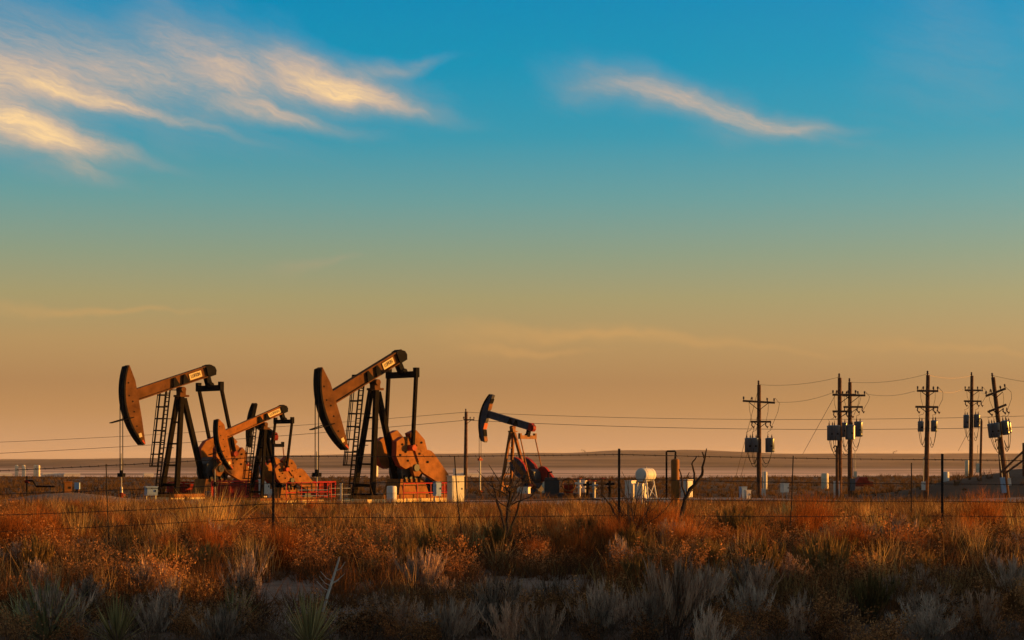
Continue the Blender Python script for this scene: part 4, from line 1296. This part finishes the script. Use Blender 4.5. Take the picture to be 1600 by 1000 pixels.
gy_ = 'yuccas in the foreground scrub'
for px_, by, sz, lb in ((72, 1000, 105, 'large spiky yucca in the bottom left corner'), (30, 990, 70, 'yucca at the left edge near the bottom corner'), (182, 1003, 82, 'narrow yucca right of the corner yucca, bottom left'), (362, 985, 72, 'upright green yucca left of the bare sand patch'),
        (484, 1010, 92, 'green yucca at the foot of the pale flower stalk'), (905, 856, 48, 'dark yucca left of the middle fence post, larger of two'), (935, 850, 42, 'dark yucca just left of the middle fence post'), (1226, 826, 46, 'dark fan yucca beside the rust broom shrub at the fence'),
        (296, 838, 44, 'dark yucca under the tall golden grass'), (362, 838, 40, 'dark yucca right of the tall golden grass')):
    H('yucca', YUC, 'yucca', px_, by, sz, lb, gy_)
gs = 'large grey sagebrush in the foreground'
for px_, by, sz, lb in ((1055, 1000, 125, 'biggest grey sagebrush, lower centre right'), (972, 985, 62, 'small grey sagebrush left of the biggest one'), (1105, 955, 70, 'grey sagebrush close behind the biggest one'), (1185, 950, 66, 'grey sagebrush right of the biggest one'), (1112, 1010, 62, 'grey sagebrush low in front of the biggest one'),
        (850, 1030, 90, 'grey sagebrush at the bottom centre'), (795, 1020, 82, 'grey sagebrush left of the bottom centre one'), (700, 1010, 78, 'grey sagebrush right of the pale stone and sand'), (660, 930, 70, 'grey sagebrush behind the sand patch, centre left'), (760, 948, 48, 'small pink-grey sagebrush right of the sand patch'),
        (385, 905, 52, 'brown-grey sagebrush left of the sand path'), (345, 1010, 64, 'grey sagebrush in front of the upright yucca'), (240, 1000, 66, 'grey sagebrush between the bottom left yuccas'), (270, 955, 56, 'grey sagebrush above the bottom left yuccas'),
        (1580, 945, 75, 'grey-green sagebrush at the right edge'), (1500, 985, 50, 'small sagebrush in the bottom right scrub'), (1250, 1000, 60, 'grey sagebrush left of the brown tuft, bottom right'), (610, 905, 44, 'low grey sagebrush behind the flower stalk')):
    H('sagebrush', SAGE, 'shrub', px_, by, sz, lb, gs)
gg = 'golden sagebrush in the scrub'
for px_, by, sz, lb in ((1296, 925, 92, 'large round golden sagebrush, centre right'), (1362, 975, 82, 'brown-gold brush tuft below the large golden one'), (632, 885, 48, 'small golden brush lit by the sun, left of centre'), (553, 865, 40, 'small golden brush left of another in the lit grass'),
        (675, 880, 62, 'golden brush clump right of the small lit one'), (1500, 870, 36, 'low golden brush right of the right fence post'), (1545, 875, 34, 'low golden brush near the right edge'), (55, 905, 70, 'golden-orange brush near the left edge')):
    H('golden_sagebrush', SAGEG, 'shrub', px_, by, sz, lb, gg)
gb = 'rust-coloured broom shrubs along the fence'
for px_, by, sz, lb in ((1268, 845, 78, 'rust broom shrub right of the fan yucca'), (1252, 850, 60, 'rust broom shrub touching the fan yucca'), (1535, 838, 78, 'rust broom shrub right of the right fence post'), (1515, 842, 60, 'lower rust broom shrub beside the right fence post'),
        (1010, 860, 82, 'rust broom shrub just right of the middle fence post'), (1045, 862, 84, 'rust broom shrub left of the dead forked branch'), (1065, 872, 70, 'rust broom shrub under the dead forked branch'), (990, 858, 60, 'short rust broom shrub at the middle fence post foot'),
        (60, 850, 68, 'rust broom shrub near the left edge at the fence'), (20, 860, 72, 'rust broom shrub cut by the left edge'), (875, 868, 58, 'rust-orange broom tuft left of the dark yuccas'), (1120, 870, 48, 'low rust broom shrub right of the dead branch'), (85, 885, 62, 'rust broom shrub behind the golden-orange brush, far left')):
    H('broom_shrub', BROOM, 'shrub', px_, by, sz, lb, gb)
gt = 'tall golden grass clumps'
for px_, by, sz, lb in ((322, 842, 92, 'tallest golden grass clump below the leftmost pump jack'), (342, 842, 84, 'tall golden grass right of the tallest clump'), (300, 842, 70, 'tall golden grass left of the tallest clump'), (130, 838, 52, 'tall grass left of the sandy berm'), (545, 835, 46, 'tall grass between the small and tallest pump jacks'),
        (570, 838, 44, 'tall grass below the tallest pump jack legs'), (705, 838, 52, 'tall grass stalks below the pale yellow cabinet'), (1185, 832, 42, 'tall grass below the leftmost transformer pole'), (1355, 832, 56, 'tall grass right of the pole pair'), (1500, 828, 48, 'tall grass left of the right broom shrub'), (1590, 838, 44, 'tall grass at the right edge'), (760, 842, 50, 'tall grass left of the small bare tree'), (450, 836, 42, 'tall grass right of the left fence post'), (640, 845, 40, 'tall grass below the white drum')):
    H('tall_grass', TALL, 'grass', px_, by, sz, lb, gt)
gl = 'russet leafy shrubs'
for px_, by, sz, lb in ((15, 832, 52, 'red-leaved shrub at the left edge by the fence'), (140, 925, 70, 'dark russet shrub in the left foreground'), (175, 945, 60, 'russet shrub above the bottom left yuccas'), (330, 862, 36, 'low russet shrub at the foot of the tall grass'), (1380, 880, 90, 'broad russet shrub left of the right fence post'), (1330, 865, 70, 'russet shrub right of the rust broom shrub'),
        (1440, 870, 66, 'russet shrub at the right fence post'), (1210, 1000, 75, 'russet shrub at the bottom right of the biggest sagebrush'), (1450, 1000, 90, 'brown shrub at the bottom right'), (1540, 1000, 90, 'dark brown shrub in the bottom right corner'), (1300, 1000, 80, 'brown shrub in front of the brown tuft'), (760, 850, 36, 'low russet shrub below the small bare tree')):
    H('russet_shrub', LEAFY, 'shrub', px_, by, sz, lb, gl)
H('golden_leaf_shrub', GOLDL, 'shrub', 1462, 868, 46, 'bright golden-leaved shrub below the right fence post', 'golden-leaved shrubs')
H('golden_leaf_shrub', GOLDL, 'shrub', 1425, 985, 40, 'small golden-leaved shrub in the bottom right scrub', 'golden-leaved shrubs')
H('golden_leaf_shrub', GOLDL, 'shrub', 165, 905, 30, 'small golden-leaved shrub in the left foreground', 'golden-leaved shrubs')


# anonymous fill shrubs, in front of and behind the fence
def sand_core(x, y):
    k = 1 + .35 * vnoise(x, y, .35, 2)
    return ((x + 2.75) / .6) ** 2 + ((y - 20.0) / 1.0) ** 2 < k or ((x + 1.75) / .5) ** 2 + ((y - 17.7) / .8) ** 2 < k or ((x - .3) / .6) ** 2 + ((y - 20.4) / .9) ** 2 < k


def sand(x, y):
    """bare patches where nothing grows"""
    px = 800 + F * x / y; py = HZ + (EYE - ground(x, y)) * F / y
    return ((x + 2.75) / 1.0) ** 2 + ((y - 20.0) / 1.6) ** 2 < 1 or ((x + 1.75) / .85) ** 2 + ((y - 17.7) / 1.3) ** 2 < 1 or ((x - .3) / 1.0) ** 2 + ((y - 20.4) / 1.4) ** 2 < 1


def zone(x, y):
    px = 800 + F * x / y
    a = 'at the very bottom' if y < 17.5 else 'in the shaded foreground' if y < 21 else 'just in front of the fence' if y < 26 else 'just behind the fence' if y < 32 else 'well beyond the fence'
    b_ = 'left of the left fence post' if px < 427 else 'between left and middle fence posts' if px < 967 else 'between middle and right fence posts' if px < 1472 else 'right of the right fence post'
    return a + ' ' + b_


fills = {'sagebrush': (SAGE, 80, 'grey sagebrush bush', 'scattered grey sagebrush'),
         'grass_clump': (GRASS, 120, 'dry straw grass clump', 'scattered dry grass clumps'),
         'russet_shrub': (LEAFY, 280, 'low russet shrub', 'scattered russet shrubs'),
         'broom_shrub': (BROOM, 120, 'small rust twiggy shrub', 'scattered rust twiggy shrubs'),
         'tall_grass': (TALL, 40, 'thin tall golden grass', 'scattered tall grass'),
         'golden_sagebrush': (SAGEG, 110, 'small golden brush', 'scattered golden brush'),
         'bare_shrub': (TWIG, 170, 'bare dark twiggy shrub', 'scattered bare shrubs')}
for kind, (ms, n, lb, gr) in fills.items():
    c = 0
    while c < n:
        near = kind in ('sagebrush', 'russet_shrub', 'bare_shrub')
        y = rng.uniform(14, 27) if near and rng.uniform() < .75 else rng.uniform(20, 48)
        if kind == 'broom_shrub': y = rng.uniform(22, 45)
        if kind == 'tall_grass': y = rng.uniform(20, 33)
        x = rng.uniform(-.33, .33) * y
        if sand(x, y): continue
        sc_ = rng.uniform(.45, .95)
        if y > 29: sc_ *= .62
        if kind == 'grass_clump': sc_ = rng.uniform(.7, 1.2)
        if y < 19 and kind != 'sagebrush': sc_ *= .8
        if kind == 'broom_shrub': sc_ *= .75
        if kind == 'tall_grass': sc_ = rng.uniform(.4, .75)
        scatter_obj(kind, ms[int(rng.integers(len(ms)))], (x, y, ground(x, y) - .02), sc_, rng.uniform(0, 6.28), lb + ' ' + zone(x, y), 'grass' if kind in ('grass_clump', 'tall_grass') else 'shrub', gr)
        c += 1

# dead forked branch at the fence, bare tree in front of the old unit, twig fan at the post
def dead_tree(name, specs, label, cat):
    """specs: list of (list of photo points (px,py), Y, r0, r1)"""
    p0 = W(*specs[0][0][0], specs[0][1])
    o = empty(name, p0)
    for i, (pts, Y_, r0, r1) in enumerate(specs):
        ps = [W(a, b_, Y_ + .12 * math.sin(k * 1.3 + i * 2.1)) - p0 for k, (a, b_) in enumerate(pts)]
        ps2 = [ps[0]]
        for a, b_ in zip(ps, ps[1:]):
            ln = (b_ - a).length
            for k in (1, 2, 3):
                ps2.append(a.lerp(b_, k / 3) + Vector(rng.normal(0, .012 * min(1, ln * 3), 3)) * (k < 3))
        n = len(ps2)
        rad = [r0 + (r1 - r0) * k / (n - 1) for k in range(n)]
        q = MB(); q.path(ps2, rad, 6); q.build('branch' if i else 'trunk', M['dead_wood'], o, smooth=True)
    return tag(o, label, cat)


dead_tree('dead_tree', [([(1064, 832), (1066, 800), (1070, 780), (1085, 758), (1097, 742)], 25, .040, .022),
                        ([(1097, 742), (1100, 722), (1104, 701)], 25, .022, .008), ([(1100, 716), (1097, 706)], 25, .014, .008), ([(1086, 757), (1085, 740), (1081, 725), (1088, 714)], 25.1, .018, .008),
                        ([(1071, 779), (1066, 752), (1061, 733)], 25, .018, .008), ([(1070, 782), (1076, 770), (1082, 766)], 25, .02, .012), ([(1073, 776), (1074, 745), (1077, 738)], 25.1, .010, .005)],
          'dead forked grey-brown branch standing beyond the middle fence post', 'dead tree')
sp_ = [([(792, 842), (794, 800), (797, 775), (800, 760)], 27.5, .04, .02)]
for k in range(14):
    a = rng.uniform(-1.15, 1.15); st_ = (794 + rng.uniform(-3, 5), 800 - rng.uniform(0, 35))
    e1 = (st_[0] + 34 * math.sin(a), st_[1] - 30 * math.cos(a)); e2 = (e1[0] + 20 * math.sin(a + rng.uniform(-.7, .7)), e1[1] - 22)
    sp_.append(([st_, e1, e2], 27.5 + rng.uniform(-.4, .4), .012, .004))
    sp_.append(([e1, (e1[0] + rng.uniform(-14, 14), e1[1] - rng.uniform(8, 20))], 27.5, .007, .003))
sp_.append(([(790, 835), (783, 800), (774, 770), (768, 752)], 27.3, .03, .008)); sp_.append(([(793, 840), (806, 806), (814, 780), (818, 758)], 27.6, .028, .007))
dead_tree('bare_tree', sp_, 'small bare dark tree in front of the blue-grey pump jack', 'tree')
sp_ = [([(975, 842), (968, 815), (955, 790), (940, 772)], 25.5, .022, .008)]
for k in range(16):
    a = rng.uniform(-1.0, 1.0); s0 = (976 + rng.uniform(-4, 40), 838 - rng.uniform(0, 20)); Lk = rng.uniform(45, 95)
    e1 = (s0[0] + Lk * .5 * math.sin(a), s0[1] - Lk * .5 * math.cos(a)); e2 = (e1[0] + Lk * .5 * math.sin(a * 1.2 + rng.uniform(-.3, .3)), e1[1] - Lk * .5)
    sp_.append(([s0, e1, e2], 25.5 + rng.uniform(-.4, .5), .009, .003))
    sp_.append(([e1, (e1[0] + rng.uniform(-18, 18), e1[1] - rng.uniform(12, 26))], 25.5, .005, .0025))
dead_tree('bare_bush', sp_, 'bare fan of dark twigs round the middle fence post', 'bush')
# pale yucca flower stalk with an orange seed head
o = empty('flower_stalk', W(503, 960, 18))
pts = [W(503, 962, 18), W(512, 930, 18), W(521, 902, 18.05), W(529, 876, 18.1), W(531, 868, 18.1)]
q = MB(); q.path([p_ - pts[0] for p_ in pts], [.016, .015, .013, .010, .006], 7); q.build('stalk', M['stalk'], o, smooth=True)
o.location = pts[0]
for k in range(7):
    c = pts[2 + (k % 2)].lerp(pts[1], rng.uniform(0, 1)) - pts[0]
    q = MB(); s_ = 1 if k % 2 else -1
    q.path([c, c + Vector((s_ * .06, 0, .03)), c + Vector((s_ * rng.uniform(.10, .16), .02, .10))], [.005, .004, .002], 5); q.build('side_twig', M['stalk'], o)
B = Blades(); n_ = 16; dd = hemi(n_, 10, 110)
B.add(np.tile([list(pts[4] - pts[0])], (n_, 1)), dd, .075, .028, seg=2)
oo = bpy.data.objects.new('seed_head', B.mesh('seed_head', M['goldleaf'])); col.objects.link(oo); oo.parent = o
tag(o, 'pale leaning flower stalk with an orange seed head', 'stalk')
# pale stone beside the bottom sagebrush
q = MB(); q.lathe([(.02, 0), (.09, .01), (.12, .05), (.10, .10), (.05, .14), (.01, .15)], n=9)
for i, v in enumerate(q.v): q.v[i] = (v[0] * 1.3 + .02 * math.sin(i * 2.3), v[1] + .02 * math.cos(i * 1.7), v[2] + .015 * math.sin(i * 3.1))
o = q.build('stone', M['galv'], smooth=True); o.location = G(668, 16.4, -.02); tag(o, 'pale grey stone at the bottom near the sand patch', 'stone')

# ------------------------------------------------------------------ ground cover nobody could count
def cover(name, m, n, ylo, yhi, xk, hlo, hhi, blades, wd, label, spread=40, power=1.0, skip=None, seg=2, patch=1.1):
    y = ylo + (yhi - ylo) * rng.uniform(0, 1, n) ** power
    x = rng.uniform(-xk, xk, n) * y
    B = Blades()
    keep = np.array([not (skip and skip(a, b_)) and rng.uniform(-.9, .7) < vnoise(a, b_, patch, 4) + .25 * vnoise(a, b_, patch * 3.1, 1) + .25 for a, b_ in zip(x, y)])
    x, y = x[keep], y[keep]; n = len(x)
    z = np.array([ground(a, b_) for a, b_ in zip(x, y)])
    hs = rng.uniform(hlo, hhi, n) * (.6 + .8 * rng.uniform(0, 1, n))
    tone = rng.uniform(0, 1, n)
    i = np.repeat(np.arange(n), blades)
    k = len(i)
    b = np.stack([x[i], y[i], z[i] - .01], 1) + np.concatenate([rng.normal(0, .35, (k, 2)) * hs[i][:, None] * .6, np.zeros((k, 1))], 1)
    d = hemi(k, 0, spread)
    B.add(b, d, hs[i] * rng.uniform(.5, 1.1, k), wd * rng.uniform(.6, 1.4, k) * (1 if np.isscalar(wd) else 1), bend=rng.normal(0, .15, (k, 3)), seg=seg, rnd=np.clip(tone[i] * .6 + rng.uniform(0, .4, k), 0, 1))
    o = bpy.data.objects.new(name, B.mesh(name, m)); col.objects.link(o)
    return tag(o, label, 'ground cover', kind='stuff')


cover('plant_litter', M['litter'], 6500, 13, 27, .54, .10, .30, 14, .006, 'low grey dead stems covering the shaded foreground', 60, skip=sand_core)
cover('dry_grass', M['straw'], 4900, 18.5, 62, .54, .12, .46, 20, .0085, 'dry straw grass covering the ground round the fence', 32, 1.3, sand)
pad_ok = lambda x, y: (104 < y < 121.5 and x < 6) or (113 < y < 123 and x >= 6) or (gauss(x, y, -21, 84, 5, 3.5) > .45 and (x * 7.3 + y * 3.1) % 1 > .22) or gauss(x, y, 46, 134, 10, 9) > .5
cover('desert_grass', M['straw'], 9500, 45, 106, .5, .14, .38, 16, .014, 'dry grass between the fence and the pumps', 35, 1.0, pad_ok, patch=2.6)
cover('near_brush', M['darkscrub'], 9400, 17, 36, .54, .12, .46, 34, .008, 'dark twiggy brush under the lit shrubs by the fence', 62, 1.0, sand_core, patch=.9)
cover('dark_brush', M['darkscrub'], 7000, 30, 106, .5, .16, .60, 26, .016, 'dark twiggy brush between the fence and the pumps', 55, 1.2, pad_ok, patch=2.1)
cover('desert_scrub', M['scrub'], 9000, 60, 345, .36, .22, .8, 16, .05, 'low brown brush spreading behind the pumps', 50, .8, pad_ok, patch=6.5)

# ------------------------------------------------------------------ haze
HAZE = 3.0e-5
q = MB(); q.box((0, 6900, -18), (24500, 14200, 100)); hz = q.build('haze', [])
hm = bpy.data.materials.new('haze_air'); hm.use_nodes = True
hm.node_tree.nodes.clear()
pv = hm.node_tree.nodes.new('ShaderNodeVolumePrincipled'); ho = hm.node_tree.nodes.new('ShaderNodeOutputMaterial')
pv.inputs['Color'].default_value = (.97, .80, .68, 1); pv.inputs['Density'].default_value = HAZE; pv.inputs['Anisotropy'].default_value = .2
hm.node_tree.links.new(pv.outputs[0], ho.inputs['Volume'])
hz.data.materials.append(hm); tag(hz, 'pale evening haze over the plain', 'haze', kind='stuff')
